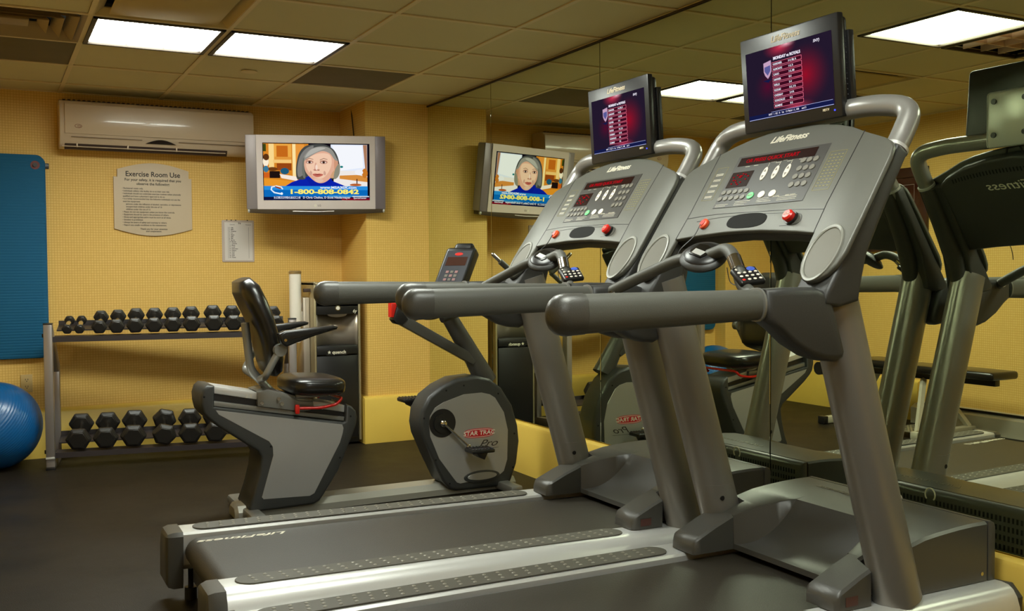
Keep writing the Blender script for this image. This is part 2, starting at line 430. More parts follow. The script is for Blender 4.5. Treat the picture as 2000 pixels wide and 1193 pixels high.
# ------------------------------------------------------------------ treadmill (built in its own frame: x towards the mirror, y across, z up)
def UZ(p, q, d): return (p, d, q)
def stadium(x0, x1, cy, r, n=10):
    P = [(x1-r+r*math.cos(-PI/2+PI*i/n), cy+r*math.sin(-PI/2+PI*i/n)) for i in range(n+1)]
    P += [(x0+r+r*math.cos(PI/2+PI*i/n), cy+r*math.sin(PI/2+PI*i/n)) for i in range(n+1)]
    return P
PF = frame((-.009, 0, 1.268), (0, -1, 0), (.548, 0, .8366))     # console plane: x to the user's right, y up the slope, z towards the user
def pf(s, v, d): return PF @ Vector((-v, s, d))
SCR_IN = Vector((.180, 0, 1.759))
def make_treadmill(label):
    t = thing('treadmill', label, 'treadmill', group='treadmills facing the mirror')
    for sg in (-1, 1):
        # side rail: aluminium extrusion
        prof = [(.298, .226), (.304, .234), (.395, .237), (.418, .234), (.434, .224), (.447, .205), (.457, .175), (.461, .14), (.458, .105), (.45, .095), (.32, .10), (.30, .12), (.298, .20)]
        m = MB(); m.prism([(sg*a, b) for a, b in prof], YZ, -1.418, .66, .0012, 1)
        rail = m.build('side_rail', ALU, t, angle=25)
        m = MB(); m.prism([(sg*a, b) for a, b in ((.30, .225), (.41, .235), (.445, .2), (.44, .10), (.31, .10))], YZ, .66, .695, .012)
        m.build('rail_front_cap', DSH, rail)
        # ribbed foot pad with studs
        m = MB(); m.prism(stadium(-1.377, -.024, sg*.357, .046), XY, .2365, .2405, .001, 1)
        k = 0; x = -1.325
        while x < -.06:
            for j in (-1, 0, 1):
                k += 1; m.mi = 1
                m.ell((x+j*.004*sg, sg*.357+j*.026, .2405), (.0068, .0060, .0032), n=8, m=5)
            x += .046
        m.build('foot_pad', [PAD, STUD], rail)
        # rear end cap
        m = MB()
        def capring(x, g): return [(x, sg*(a), b) for a, b in ((.296+g, .04+g), (.455-g, .04+g), (.462-g, .06), (.460-g, .17), (.436-g, .236-g), (.304+g, .236-g), (.292+g, .222), (.292+g, .06))]
        m.loft([capring(-1.475, .018), capring(-1.468, .006), capring(-1.45, 0), capring(-1.418, 0)])
        m.build('rail_end_cap', HOOD, t)
        m = MB(); m.cyl((-1.38, sg*.37, 0), (-1.38, sg*.37, .045), .022, 16); m.cyl((-1.38, sg*.37, .04), (-1.38, sg*.37, .11), .010, 12)
        m.build('levelling_foot', BLK, t)
        m = MB(); m.cyl((.55, sg*.36-.015, .045), (.55, sg*.36+.015, .045), .045, 20); m.build('transport_wheel', BLK, t)
        # upright post, leaning towards the user
        m = MB(); top, bot = Vector((-.014, sg*.372, 1.14)), Vector((.2536, sg*.372, .237))
        m.tube([bot, bot.lerp(top, .5), top], [.058, .0575, .057], 32, r2=.073)
        post = m.build('upright', POST, t)
        m = MB(); q = bot.lerp(top, .0); e = bot.lerp(top, .235)
        pth = [bot.lerp(top, k) for k in (.115, .225)]
        rings = []
        for p in pth:
            an = [math.radians(-80+160*j/16) + (PI/2 if sg < 0 else -PI/2) for j in range(17)]
            rings.append([(p.x+.0748*math.cos(q), p.y+.0598*math.sin(q), p.z) for q in an] + [(p.x+.070*math.cos(q), p.y+.056*math.sin(q), p.z) for q in an[::-1]])
        m.loft(rings); o = m.build('post_cover', POST, post)
        m = MB(); a = pth[0].lerp(pth[1], .55); m.cyl((a.x-.02, a.y-sg*.050, a.z), (a.x-.02, a.y-sg*.0592, a.z), .0085, 14)
        m.build('bolt', BLKS, post)
        # handrail with rounded tip, ring and bracket
        m = MB(); A, B = Vector((-.868, sg*.444, 1.072)), Vector((-.29, sg*.407, 1.081))
        R = [.046-.0075*i/8 for i in range(9)]
        rings = []
        def rr(p, ry, rz, n=24): return [(p.x, p.y+ry*math.copysign(abs(math.cos(2*PI*j/n))**.85, math.cos(2*PI*j/n)), p.z+rz*math.copysign(abs(math.sin(2*PI*j/n))**.85, math.sin(2*PI*j/n))) for j in range(n)]
        for i in range(1, 9): p = A.lerp(B, i/8 if i > 1 else .08); rings.append(rr(p, R[i]*.80, R[i]))
        m.loft(rings); hr = m.build('handrail', RAILM, t)
        m = MB(); rings = []
        for q_ in (85, 65, 45, 25, 0): c_, s_ = math.cos(math.radians(q_)), math.sin(math.radians(q_)); rings.append(rr(Vector((A.x-.043*s_+.0, A.y, A.z)), .0365*max(.1, c_), .048*max(.1, c_)))
        rings.append(rr(A.lerp(B, .085), .0355, .0465)); m.loft(rings); m.build('grip_cap', HOOD, hr)
        m = MB(); m.loft([rr(B+Vector((d, 0, 0)), .0345+g, .040+g) for d, g in ((-.004, 0), (-.003, .003), (.003, .003), (.004, 0))]); m.build('ring_trim', SIL, hr)
        m = MB()
        P = [(-.286, 1.1205), (-.20, 1.1235), (-.12, 1.123), (-.085, 1.112), (-.062, 1.085), (-.018, .955), (-.024, .937), (-.045, .928), (-.09, .932), (-.14, .946), (-.20, .978), (-.25, 1.018), (-.286, 1.041)]
        m.prism(P, UZ, sg*.375, sg*.444, .020, 4)
        m.build('rail_bracket', DSH, t, angle=50)
        # dark shell of the console arm running down on to the post
        m = MB()
        P = [(.162, 1.502), (.200, 1.480), (.115, 1.335), (.052, 1.215), (.028, 1.12), (.022, 1.085), (-.045, 1.070), (-.098, 1.078), (-.100, 1.10), (-.083, 1.126), (.0127, 1.274)]
        m.prism(P, UZ, sg*.326, sg*.447, .010, 3)
        m.build('arm_shell', DSH, t, angle=45)
        m = MB(); m.tube([(.198, sg*.395, 1.478), (.11, sg*.388, 1.315), (.055, sg*.380, 1.20), (.035, sg*.376, 1.12)], [.030, .034, .036, .034], 18); m.build('rear_channel', DSH, t)
    # running belt over rear roller
    m = MB(); P = []
    for i in range(9): a = PI/2+PI*i/8; P.append((-1.368+.048*math.cos(a), .170+.048*math.sin(a)))
    prof = [(.42, .218)]+P+[(.42, .122)]; inner = [(.42, .126)]+[(-1.368+.044*math.cos(PI/2+PI*i/8), .170+.044*math.sin(PI/2+PI*i/8)) for i in range(8, -1, -1)]+[(.42, .214)]
    m.prism(prof+inner, UZ, -.272, .272)
    belt = m.build('running_belt', BELT, t, angle=30)
    texts('belt_lettering', [('LifeFitness', 0, 0, .042, dict(shear=.35, sx=1.75, bold=.0006))], frame((-1.225, .218, .2184), (-1, 0, 0), (0, -1, 0)), TXTW, belt)
    m = MB(); m.cyl((-1.368, -.29, .170), (-1.368, .29, .170), .043, 24); m.build('rear_roller', BLK, t)
    m = MB(); m.box((-.5, 0, .150), (1.7, .57, .05), .004); m.build('deck_board', BLK, t)
    m = MB(); m.box((-1.36, 0, .085), (.05, .60, .06), .006); m.build('cross_frame', DSH, t)
    m = MB(); m.box((.5, 0, .09), (.34, .58, .07), .006); m.build('motor_pan', DSH, t)
    # motor hood: toes, fins, concave scoop
    topc = [(.018, .283), (.06, .302), (.11, .325), (.18, .352), (.26, .377), (.36, .400), (.46, .411), (.56, .415), (.622, .415)]
    m = MB()
    W = .373
    def fin(u):
        for (a, za), (b, zb) in zip(topc, topc[1:]):
            if a <= u <= b: return za+(zb-za)*(u-a)/(b-a)
        return topc[-1][1]
    def hw_(u): return W if u <= .150 else .308 if .17 <= u <= .272 else W
    for sg in (-1, 1):
        st = []
        for u in (.018, .03, .05, .08, .11, .148, .170, .182):
            z = fin(u)-(.014 if u < .02 else 0); g = .008 if u < .02 else 0; wi = .252; wo = hw_(u)
            st.append([(u, sg*(wo-g), .238), (u, sg*(wo-g), z-.008), (u, sg*(wo-.008-g), z), (u, sg*(wi+.008+g), z), (u, sg*(wi+g), z-.008), (u, sg*(wi+g), .238)])
        m.loft(st)
    U = [.182, .195, .21, .225, .24, .255, .27, .285, .30, .315, .33, .345, .36, .375, .42, .5, .56, .622]
    rows = []
    for u in U:
        k = min(1, (u-.182)/(.375-.182)); wi = .252-.085*k**1.3 if k < 1 else .165; wo = hw_(u)
        zf = fin(u); zt = .256+(zf-.256)*(k**2.0 if k < 1 else 1.)
        wf = .248-.088*k**.75 if k < 1 else .160; wi = max(wi, wf+.003)
        row = [(u, -wo, .238), (u, -wo, zf-.008), (u, -wo+.008, zf), (u, -wi-.006, zf), (u, -wi, zf-.003*(k < 1))]
        for j in range(9): row.append((u, (-1+2*j/8)*wf, zt))
        row += [(u, wi, zf-.003*(k < 1)), (u, wi+.006, zf), (u, wo-.008, zf), (u, wo, zf-.008), (u, wo, .238)]
        rows.append(row)
    m.loft(rows, closed=True)
    hood = m.build('motor_hood', HOOD, t, angle=42)
    m = MB(); P = [(.628, .238), (.628, .415), (.640, .416), (.655, .408), (.660, .395), (.660, .12), (.640, .11), (.628, .12)]
    m.prism(P, UZ, -W, W, .004)
    hb = m.build('hood_front_cover', HOOD, t)
    m = MB()
    for i in range(46):
        for j in range(6):
            y = -.335+.67*i/45
            if abs(y) < .02: continue
            m.box((.6605, y, .375-.030*j), (.002, .0062, .017))
    m.build('vent_slots', BLACKV, hb, smooth=False)
    m = MB(); m.tube([(.665, .02*math.cos(a*PI/8), .40+.022*math.sin(a*PI/8)) for a in range(-2, 11)], .0025, 6); m.build('cable_hook', WHITE, hb)
    texts('hood_lettering', [('LifeFitness', 0, 0, .042, dict(shear=.35, sx=1.5))], frame((.54, .10, .4155), (0, 1, 0), (-1, 0, .02)), mat('hood_print', (120, 116, 100), .5), hood)
    for sg in (-1, 1):
        m = MB(); m.cyl((.60, sg*W, .262), (.60, sg*(W+.002), .262), .006, 12); m.build('screw', CHROME, hood)
    m = MB(); m.box((.075, -.3742, .262), (.045, .001, .026)); m.build('warning_sticker', mat('sticker', (78, 46, 40), .5), hood)
    # console face
    half = [(.406, 0), (.404, .06), (.397, .12), (.385, .19), (.366, .255), (.341, .313), (.325, .355), (.308, .40), (.292, .430), (.272, .447), (.24, .453), (.1, .4565), (-.06, .459), (-.10, .451), (-.130, .434), (-.150, .408), (-.157, .383), (-.150, .354), (-.128, .331), (-.10, .319), (-.06, .313), (0, .311), (.007, .24), (.013, .16), (.018, .08), (.019, 0)]
    outl = half + [(s, -v) for s, v in half[-2:0:-1]]
    m = MB(); m.prism(outl, pf, -.016, 0, .005, 3)
    con = m.build('console', CON, t, angle=40)
    def ss(p, q, d): return pf(p, q, d)
    # darker back shell behind the centre of the console
    hs = [(.395, 0), (.385, .12), (.366, .21), (.33, .30), (.30, .34), (.0, .33), (.012, .2), (.022, 0)]
    m = MB(); m.prism(hs+[(s, -v) for s, v in hs[-2:0:-1]], pf, -.062, -.015, .012, 3)
    back = m.build('console_back_shell', DSH, t, angle=40)
    m = MB()
    for j in range(40): v = -.27+.54*j/39; m.box((0, 0, 0), (.0001,)*3) if False else m.prism([(.335-.7*v*v*.55, v-.002), (.335-.7*v*v*.55, v+.002), (.352-.7*v*v*.55, v+.002), (.352-.7*v*v*.55, v-.002)], pf, -.0632, -.0615)
    m.build('back_vents', BLACKV, back, smooth=False)
    texts('back_lettering', [('LifeFitness', 0, 0, .05, dict(shear=.3, sx=1.3))], frame(pf(.28, 0, -.0625), (0, 1, 0), (.548, 0, .8366)), TXTW, back)
    # seams of the console as thin dark grooves
    m = MB()
    for sg in (-1, 1): m.tube([pf(.343, sg*.3125, .0003), pf(.1, sg*.306, .0003), pf(.0, sg*.311, .0003)], .0012, 6)
    m.tube([pf(.081, .308, .0003), pf(.090, .16, .0003), pf(.088, 0, .0003), pf(.086, -.16, .0003), pf(.078, -.306, .0003)], .0012, 6, res=4)
    m.tube([pf(.066, .245, .0003), pf(.076, .14, .0003), pf(.079, 0, .0003), pf(.076, -.14, .0003), pf(.070, -.215, .0003), pf(.052, -.235, .0003), pf(.034, -.225, .0003), pf(.030, -.16, .0003)], .001, 6, res=4)
    m.build('console_seam', BLK, con)
    m = MB(); S = [(.057+.027*math.copysign(abs(math.sin(a))**.75, math.sin(a)), .0+.088*math.copysign(abs(math.cos(a))**.75, math.cos(a))) for a in [2*PI*i/28 for i in range(28)]]
    m.prism(S, pf, -.004, .0012, .0006, 1); m.build('storage_slot', BLACKV, con)
    # cup holders
    for sg in (-1, 1):
        ax = Vector((1., .20)); ax.normalize()
        def el(k, d, n=36, cx=-.067, cv=.383):
            R = []
            for i in range(n):
                a = 2*PI*i/n; p = math.cos(a)*.088*k; q = math.sin(a)*.056*k
                s_ = cx+p; v_ = cv+q
                R.append(pf(s_, sg*v_, d))
            return R
        m = MB(); m.loft([el(1.03, .0), el(1.02, .004), el(.95, .005), el(.90, .003), el(.88, -.004), el(.86, -.012)], caps=False)
        ch = m.build('cup_holder', mat('cup_ring', (128, 128, 120), .4, .1), con)
        m = MB(); m.loft([el(.885, .001), el(.84, .0015), el(.80, .0008)]); m.build('cup_insert', mat('cup_grey', (86, 82, 68), .5), ch)
        m = MB(); m.tube([pf(-.004, sg*(.195+.0), -.001), pf(-.004, sg*.195, 0)], .001, 6)
        m.bm.clear()
        c0 = pf(.053, sg*.196, 0); c1 = pf(.053, sg*.196, .008)
        if sg > 0:
            m.tube([c0, c1, pf(.053, sg*.196, .011)], [.018, .018, .012], 24); kn = m.build('safety_key', ORANGE, con)
            m = MB(); m.cyl(pf(.053, .196, .011), pf(.053, .196, .013), .010, 20); m.build('key_centre', RED, kn)
            m = MB(); m.tube([pf(.045, .198, .014), pf(.0, .203, .012), (-.06, .215, 1.235), (-.075, .22, 1.20)], .0016, 6, res=5); m.build('key_cord', BLK, kn)
        else:
            m.tube([c0, c1], [.022, .022], 24); base = m.build('stop_button', BLK, con)
            m = MB(); m.tube([pf(.053, -.196, .008), pf(.053, -.196, .020), pf(.053, -.196, .025)], [.017, .018, .013], 24); m.build('button_cap', RED, base)
            texts('button_lettering', [('STOP', 0, 0, .009, {})], PF @ Matrix.Translation((.196, .053, .0255)), TXTW, base)
    # display panel
    m = MB(); m.prism([(.315, .198), (.315, -.203), (.113, -.203), (.113, .198)], pf, 0, .0016, .0006, 1)
    dp = m.build('display_panel', PANEL, t)
    D = PF @ Matrix.Translation((0, 0, .0018))
    m = MB(); m.prism([(.307, .182), (.307, -.160), (.274, -.160), (.274, .182)], pf, .0014, .0024); m.prism([(.250, .186), (.250, .085), (.190, .085), (.190, .186)], pf, .0014, .0024)
    m.build('led_window', mat('led_window', (28, 4, 8), .2), dp, smooth=False)
    it = [('OR PRESS QUICK START', -.030, .2905, .019, dict(bold=.0003, dz=.0008, sx=1.15))]
    texts('led_message', it, D, LEDR, dp)
    m = MB()
    for i in range(13):
        a = 2*PI*i/13; hx = 16*math.sin(a)**3; hy = 13*math.cos(a)-5*math.cos(2*a)-2*math.cos(3*a)-math.cos(4*a)
        for k in (1.,): m.box(pf(.222+hy*.0013*k, .135-hx*.0022, .0026), (.0035, .0045, .0035))
    for k in range(4): m.box(pf(.205+.012*k, .165-.012*k, .0026), (.0035, .0045, .0035))
    m.build('led_heart', LEDR, dp, smooth=False)
    def disc(m, s, v, r1, r2, h=.003, n=20):
        P = [(s+r2*math.sin(2*PI*i/n), v+r1*math.cos(2*PI*i/n)) for i in range(n)]; m.prism(P, pf, .0014, .0014+h, .0006, 1)
    for i in range(2):
        for j in range(5): m = MB(); disc(m, .172-.024*i, .180-.027*j+.004*i, .011, .0085); m.build('workout_key', BTN, dp)
    for i in range(4):
        for j in range(3): m = MB(); disc(m, .262-.029*i, -.122-.026*j+.0*i, .0105, .0095); m.build('number_key', BTN, dp)
    for j in range(3):
        m = MB(); disc(m, .230, .028-.050*j, .0105, .025, .003, 24); k_ = m.build('arrow_key', WHITE, dp)
        m = MB(); disc(m, .240, .028-.050*j, .0055, .008, .0036, 12); disc(m, .220, .028-.050*j, .0055, .008, .0036, 12)
        m.bm.clear()
        for s0, sgn in ((.241, 1), (.219, -1)): m.prism([(s0+.006*sgn, .028-.05*j), (s0-.004*sgn, .033-.05*j), (s0-.004*sgn, .023-.05*j)], pf, .0044, .005)
        m.mi = 1; m.prism([(.257, .0285-.05*j), (.257, .0275-.05*j), (.272, .0275-.05*j), (.272, .0285-.05*j)], pf, .0014, .0024)
        m.build('key_print', [mat('key_grey', (120, 112, 100), .5), TXTW], dp)
    for j in range(2): m = MB(); disc(m, .150, -.010-.048*j, .0145, .0125, .003, 24); m.build('function_key', WHITE, dp)
    m = MB(); disc(m, .150, .040, .0145, .0125, .003, 24); m.build('start_key', GREEN, dp)
    texts('start_lettering', [('START', -.040, .150, .007, dict(dz=.0034))], D, TXTW, dp)
    its = [('speed', -.03-.0, .2775+.0, .007), ('START', .045, .125, .007)]
    m = MB()
    def line(s, v0, v1, h=.0012): m.prism([(s, v0), (s, v1), (s-h, v1), (s-h, v0)], pf, .0014, .0022)
    for k in range(3):
        line(.132-.006*k, .10, .03+.01*k); line(.136-.006*k, .0, -.05-.008*k); line(.136-.006*k, -.09, -.17)
    line(.126, .19, .13); line(.120, .19, .14); line(.27, .14, .12); line(.27, .10, .08); line(.27, -.10, -.13); line(.269, .0, -.02); line(.269, -.05, -.07)
    m.build('panel_print', TXTW, dp, smooth=False)
    texts('panel_labels', [('INCLINE', -.01, .2745, .0065, {}), ('SPEED', .04, .2745, .0065, {}), ('WORKOUTS', .075, .138, .0065, {}), ('COOL DOWN', .14, .139, .0065, {})], D, TXTW, dp)
    m = MB()
    def outl_(s0, s1, v0, v1, h=.0012):
        for a in ((s0, s0+h, v0, v1), (s1-h, s1, v0, v1), (s0, s1, v0, v0-h), (s0, s1, v1+h, v1)): m.prism([(a[0], a[2]), (a[1], a[2]), (a[1], a[3]), (a[0], a[3])], pf, .0001, .0008)
    outl_(.15, .28, .283, .228); m.build('decal_frame', TXTY, con, smooth=False); m = MB()
    outl_(.146, .282, -.219, -.283)
    for k in range(11):
        line_s = .27-.0108*k
        for q in range(4): m.prism([(line_s, -.226-.014*q), (line_s, -.234-.014*q), (line_s-.003, -.234-.014*q), (line_s-.003, -.226-.014*q)], pf, .0001, .0008)
    m.build('decal_chart', TXTY, con, smooth=False)
    m = MB()
    for k in range(5):
        s_ = .255-.022*k
        for q in (0, .005): m.prism([(s_-q, .274), (s_-q, .238), (s_-q-.0022, .238), (s_-q-.0022, .274)], pf, .0001, .0008)
    m.build('decal_lines', TXTW, con, smooth=False)
    texts('console_lettering', [('LifeFitness', .0, .363, .033, dict(shear=.35, sx=1.15, bold=.0008))], D @ Matrix.Translation((0, 0, -.0012)), TXTW, con)
    # heart-rate bar with hub and remote
    arm = [(-.215, .385, 1.098), (-.20, .34, 1.118), (-.165, .22, 1.165), (-.145, .12, 1.197), (-.139, .05, 1.203), (-.137, 0, 1.206), (-.132, -.05, 1.218), (-.133, -.095, 1.226), (-.146, -.14, 1.210), (-.157, -.180, 1.165), (-.162, -.202, 1.128), (-.175, -.26, 1.100), (-.20, -.33, 1.092), (-.215, -.385, 1.088)]
    m = MB(); m.tube(arm, .0185, 18, res=4); bar = m.build('sensor_bar', RAILM, t)
    nrm = Vector((-.48, -.35, .80)).normalized(); rot = nrm.to_track_quat('Z', 'Y').to_matrix(); hc = Vector((-.139, 0, 1.212))
    hx_ = Vector((0, -1, 0)).cross(nrm).normalized(); hy_ = nrm.cross(hx_)
    rot = Matrix((hx_, hy_, nrm)).transposed()
    m = MB(); m.ell(hc-nrm*.007, (.070, .072, .023), rot=rot, n=36, m=14); hub = m.build('sensor_hub', DSH, bar)
    m = MB(); m.ell(hc+nrm*.001, (.059, .062, .020), rot=rot, n=36, m=14); m.build('hub_pad', BLKS, hub)
    def hp(p, q, d): return hc+hx_*p+hy_*q+nrm*d
    m = MB(); m.prism([(.018, -.030), (-.020, -.026), (-.026, 0), (-.020, .026), (.018, .030), (.032, .022), (.032, -.022)], hp, .006, .0212, .002, 2); m.build('hub_window', mat('hub_window', (16, 14, 13), .25), hub)
    m = MB(); m.prism([(.026, -.018), (.004, -.020), (.004, .020), (.026, .018)], hp, .012, .0222, .0006, 1); m.build('hub_contact', ALU, hub)
    m = MB(); m.tube([(-.149, -.150, 1.202), (-.160, -.183, 1.168)], .0198, 20); m.build('metal_sleeve', CHROME, bar)
    m = MB(); m.tube([(-.205, .36, 1.107), (-.213, .38, 1.099)], .019, 16); m.tube([(-.205, -.36, 1.097), (-.213, -.38, 1.093)], .019, 16); m.build('bar_clamp', CHROME, bar)
    # remote: tilted slab facing the user
    RF = frame((-.146, -.205, 1.150), (1, -.10, .10), (.10, .80, .58)) 
    rx = RF.to_3x3()
    m = MB(); m.box((0, 0, 0), (.082, .070, .018), .007, seg=3); m.bm.transform(RF); rem = m.build('remote_control', BLKS, bar)
    for i in range(4):
        for j in range(4):
            if j > 1 and i < 1: continue
            m = MB(); m.ell((-.027+.018*j, .024-.0155*i, .0092), (.0058, .0042, .0022), n=10, m=5); m.bm.transform(RF)
            m.build('remote_key', RED if (i, j) in ((0, 1), (3, 0)) else WHITE, rem)
    m = MB(); m.ell((.018, .022, .0092), (.014, .010, .0020), n=16, m=5); m.bm.transform(RF); m.build('remote_key', mat('button_blue', (70, 96, 190), .4), rem)
    m = MB(); m.tube([(-.165, -.14, 1.175), (-.17, -.16, 1.135), (-.175, -.20, 1.125)], .0014, 6, res=6); m.build('remote_cord', BLK, rem)
    # screen support bar
    P = fillet([(.150, .412, 1.455), (.197, .412, 1.505), (.262, .408, 1.612), (.235, .30, 1.632), (.235, 0, 1.632), (.235, -.30, 1.632), (.262, -.408, 1.612), (.197, -.412, 1.505), (.150, -.412, 1.455)], .085, 8)
    m = MB(); m.tube(P, .0300, 20); sup = m.build('screen_support', mat('tube_silver', (152, 150, 146), .34, .5), t)
    for sg in (-1, 1):
        m = MB(); m.tube([(.186, sg*.412, 1.489), (.192, sg*.412, 1.497)], .034, 20); m.build('support_collar', ALU, sup)
    m = MB(); m.box((.262, 0, 1.70), (.012, .18, .20), .012); 
    br_ = m.build('mounting_plate', ALU, sup)
    m = MB()
    for a in (-.06, .06):
        for b in (1.645, 1.765): m.cyl((.268, a, b), (.274, a, b), .010, 14)
    m.build('plate_bolts', BLK, br_)
    m = MB(); m.tube([(.236, .03, 1.60), (.226, .04, 1.54), (.19, .02, 1.50)], .0035, 8, res=5); m.tube([(.236, -.02, 1.60), (.222, -.03, 1.55), (.18, .0, 1.50)], .003, 8, res=5); m.build('screen_cable', BLK, sup)
    # monitor
    MF = frame((.184, 0, 1.757), (0, -1, 0), (-.078, 0, .997))
    def mf(p, q, d): return MF @ Vector((p, q, d))
    m = MB(); m.box((0, 0, -.012), (.424, .298, .024), .005, seg=2); m.bm.transform(MF); mon = m.build('monitor', BLKS, t)
    m = MB(); m.box((0, 0, -.035), (.404, .284, .034), .014, seg=3); m.bm.transform(MF); m.build('monitor_back', BLK, mon)
    m = MB()
    for k in range(12): m.box((.198, -.085+.015*k, -.050), (.012, .006, .03), .001, seg=1)
    m.box((.205, 0, -.048), (.02, .20, .022), .004)
    m.bm.transform(MF); m.build('speaker_strip', BLK, mon)
    texts('monitor_lettering', [('LifeFitness', -.005, .124, .026, dict(shear=.35, sx=1.15, bold=.0006)), ('HDTV', .150, -.122, .0095, dict(bold=.0004))], MF @ Matrix.Translation((0, 0, .0006)), mat('logo_gold', (206, 190, 160), .4), mon)
    m = MB(); m.cyl(mf(.185, -.127, 0), mf(.185, -.127, .002), .0028, 12); m.build('power_light', LEDB, mon)
    # picture on the screen
    w2, h2 = .186, .107; cy = -.005
    gl = bpy.data.materials.get('screen_glow')
    if not gl:
        gl = emit('screen_glow', (40, 28, 48), 1.); nt = gl.node_tree; e = [n for n in nt.nodes if n.type == 'EMISSION'][0]
        tc = nt.nodes.new('ShaderNodeTexCoord'); 
        def blob(cx, cyy, rx, ry, prev, col):
            mp = nt.nodes.new('ShaderNodeMapping'); mp.vector_type = 'POINT'
            mp.inputs['Location'].default_value = (-cx/rx, -cyy/ry, 0); mp.inputs['Scale'].default_value = (1/rx, 1/ry, 0)
            nt.links.new(tc.outputs['Object'], mp.inputs[0]); g = nt.nodes.new('ShaderNodeTexGradient'); g.gradient_type = 'QUADRATIC_SPHERE'
            nt.links.new(mp.outputs[0], g.inputs[0]); mx = nt.nodes.new('ShaderNodeMix'); mx.data_type = 'RGBA'
            mx.inputs[7].default_value = lin(col); nt.links.new(g.outputs['Fac'], mx.inputs[0])
            if prev is None: mx.inputs[6].default_value = lin((34, 24, 44))
            else: nt.links.new(prev, mx.inputs[6])
            return mx.outputs[2]
        p = blob(.075, .0, .11, .10, None, (150, 14, 38)); p = blob(-.03, .10, .08, .035, p, (200, 50, 80)); p = blob(.03, -.09, .09, .025, p, (190, 60, 90)); p = blob(-.09, -.01, .07, .06, p, (80, 12, 44)); p = blob(0.0, .106, .045, .014, p, (250, 180, 196))
        nt.links.new(p, e.inputs[0])
    m = MB(); m.box((0, 0, 0), (w2*2, h2*2, .0016)); scr = m.build('screen', gl, mon, smooth=False)
    scr.matrix_local = MF @ Matrix.Translation((0, cy, .0004))
    m = MB(); x0, x1 = -.066, .063; n = 9; top, bot = .062, -.082; hh = (top-bot)/n
    for i in range(n):
        yc = top-hh*(i+.5); m.mi = 0; g = hh*.80/2
        m.box(((x0+x1)/2, yc, .0012), (x1-x0, 2*g, .0004)); m.mi = 1; m.box(((x0+x1)/2, yc, .0014), (x1-x0-.0022, 2*g-.0022, .0004))
    m.mi = 2; m.box((0, -.0975, .0012), (.366, .012, .0004)); m.mi = 3; m.box((0, -.1050, .0012), (.366, .0014, .0004)); m.box((.05, -.0905, .0013), (.26, .0008, .0004))
    m.mi = 4; sh = [(-.104, .064), (-.070, .069), (-.070, .035), (-.078, .022), (-.087, .014), (-.098, .024), (-.104, .036)]
    m.prism(sh, XY, .0010, .0014); m.mi = 5; m.prism([(-.100, .051), (-.074, .054), (-.074, .037), (-.087, .024), (-.100, .038)], XY, .0013, .0016)
    m.mi = 2; m.prism([(-.110, .010), (-.070, .012), (-.086, .002)], XY, .0008, .0012)
    m.build('table_graphic', [emit('row_line', (250, 120, 150)), emit('row_fill', (60, 10, 30)), emit('bar_navy', (20, 26, 70)), emit('bar_line', (190, 200, 255)), emit('shield_pale', (196, 160, 190)), emit('shield_blue', (90, 90, 150))], scr, smooth=False)
    rows = [('GARDNER', '3-4, BB, R'), ('ALMONTE', '1-5, R'), ('CANO', '1-5, BB'), ('HAFNER', '0-4'), ('WELLS', '2-4'), ('SUZUKI', '0-2, 2 R'), ('OVERBAY', '2-4 R'), ('GONZALEZ', '0-2'), ('ROMINE', '0-2')]
    its = [('MONDAY vs ROYALS', .0, .071, .0125, dict(bold=.0004, dz=.0014)), ('SNY)', .126, .090, .012, dict(shear=.2, dz=.0014)), ('NYY  1  KC  0   1st   11 Pitch 1 1, 108     and 3', -.01, -.0975, .0085, dict(dz=.0016))]
    for i, (a, b) in enumerate(rows):
        yc = top-hh*(i+.5); its += [(a, x0+.005, yc-.0006, .0086, dict(align='LEFT', bold=.0001, dz=.0018)), (b, x0+.072, yc-.0006, .0086, dict(align='LEFT', bold=.0001, dz=.0018))]
    texts('screen_lettering', its, Matrix(), emit('screen_white', (232, 226, 240), 1.), scr)
    return t
tm_near = make_treadmill('near treadmill in the foreground, its long grey belt running off the bottom of the picture')
P1 = (-.7436, -3.7399, 0); P2 = (-.7415, -2.7647, .0019)
tm_far = copy_tree(tm_near)
tm_near.location = P1; tm_near.rotation_euler = (0, 0, -.0111)
tm_far.location = P2; tm_far.rotation_euler = (0, .0162, -.0054)
tm_far['label'] = 'far treadmill, behind the near one, its belt end and rear caps in full view'
for o in kids(tm_far):
    if o.name.startswith('levelling_foot'): o.location.z -= .0245
    if o.name.startswith('transport_wheel'): o.location.z += .010

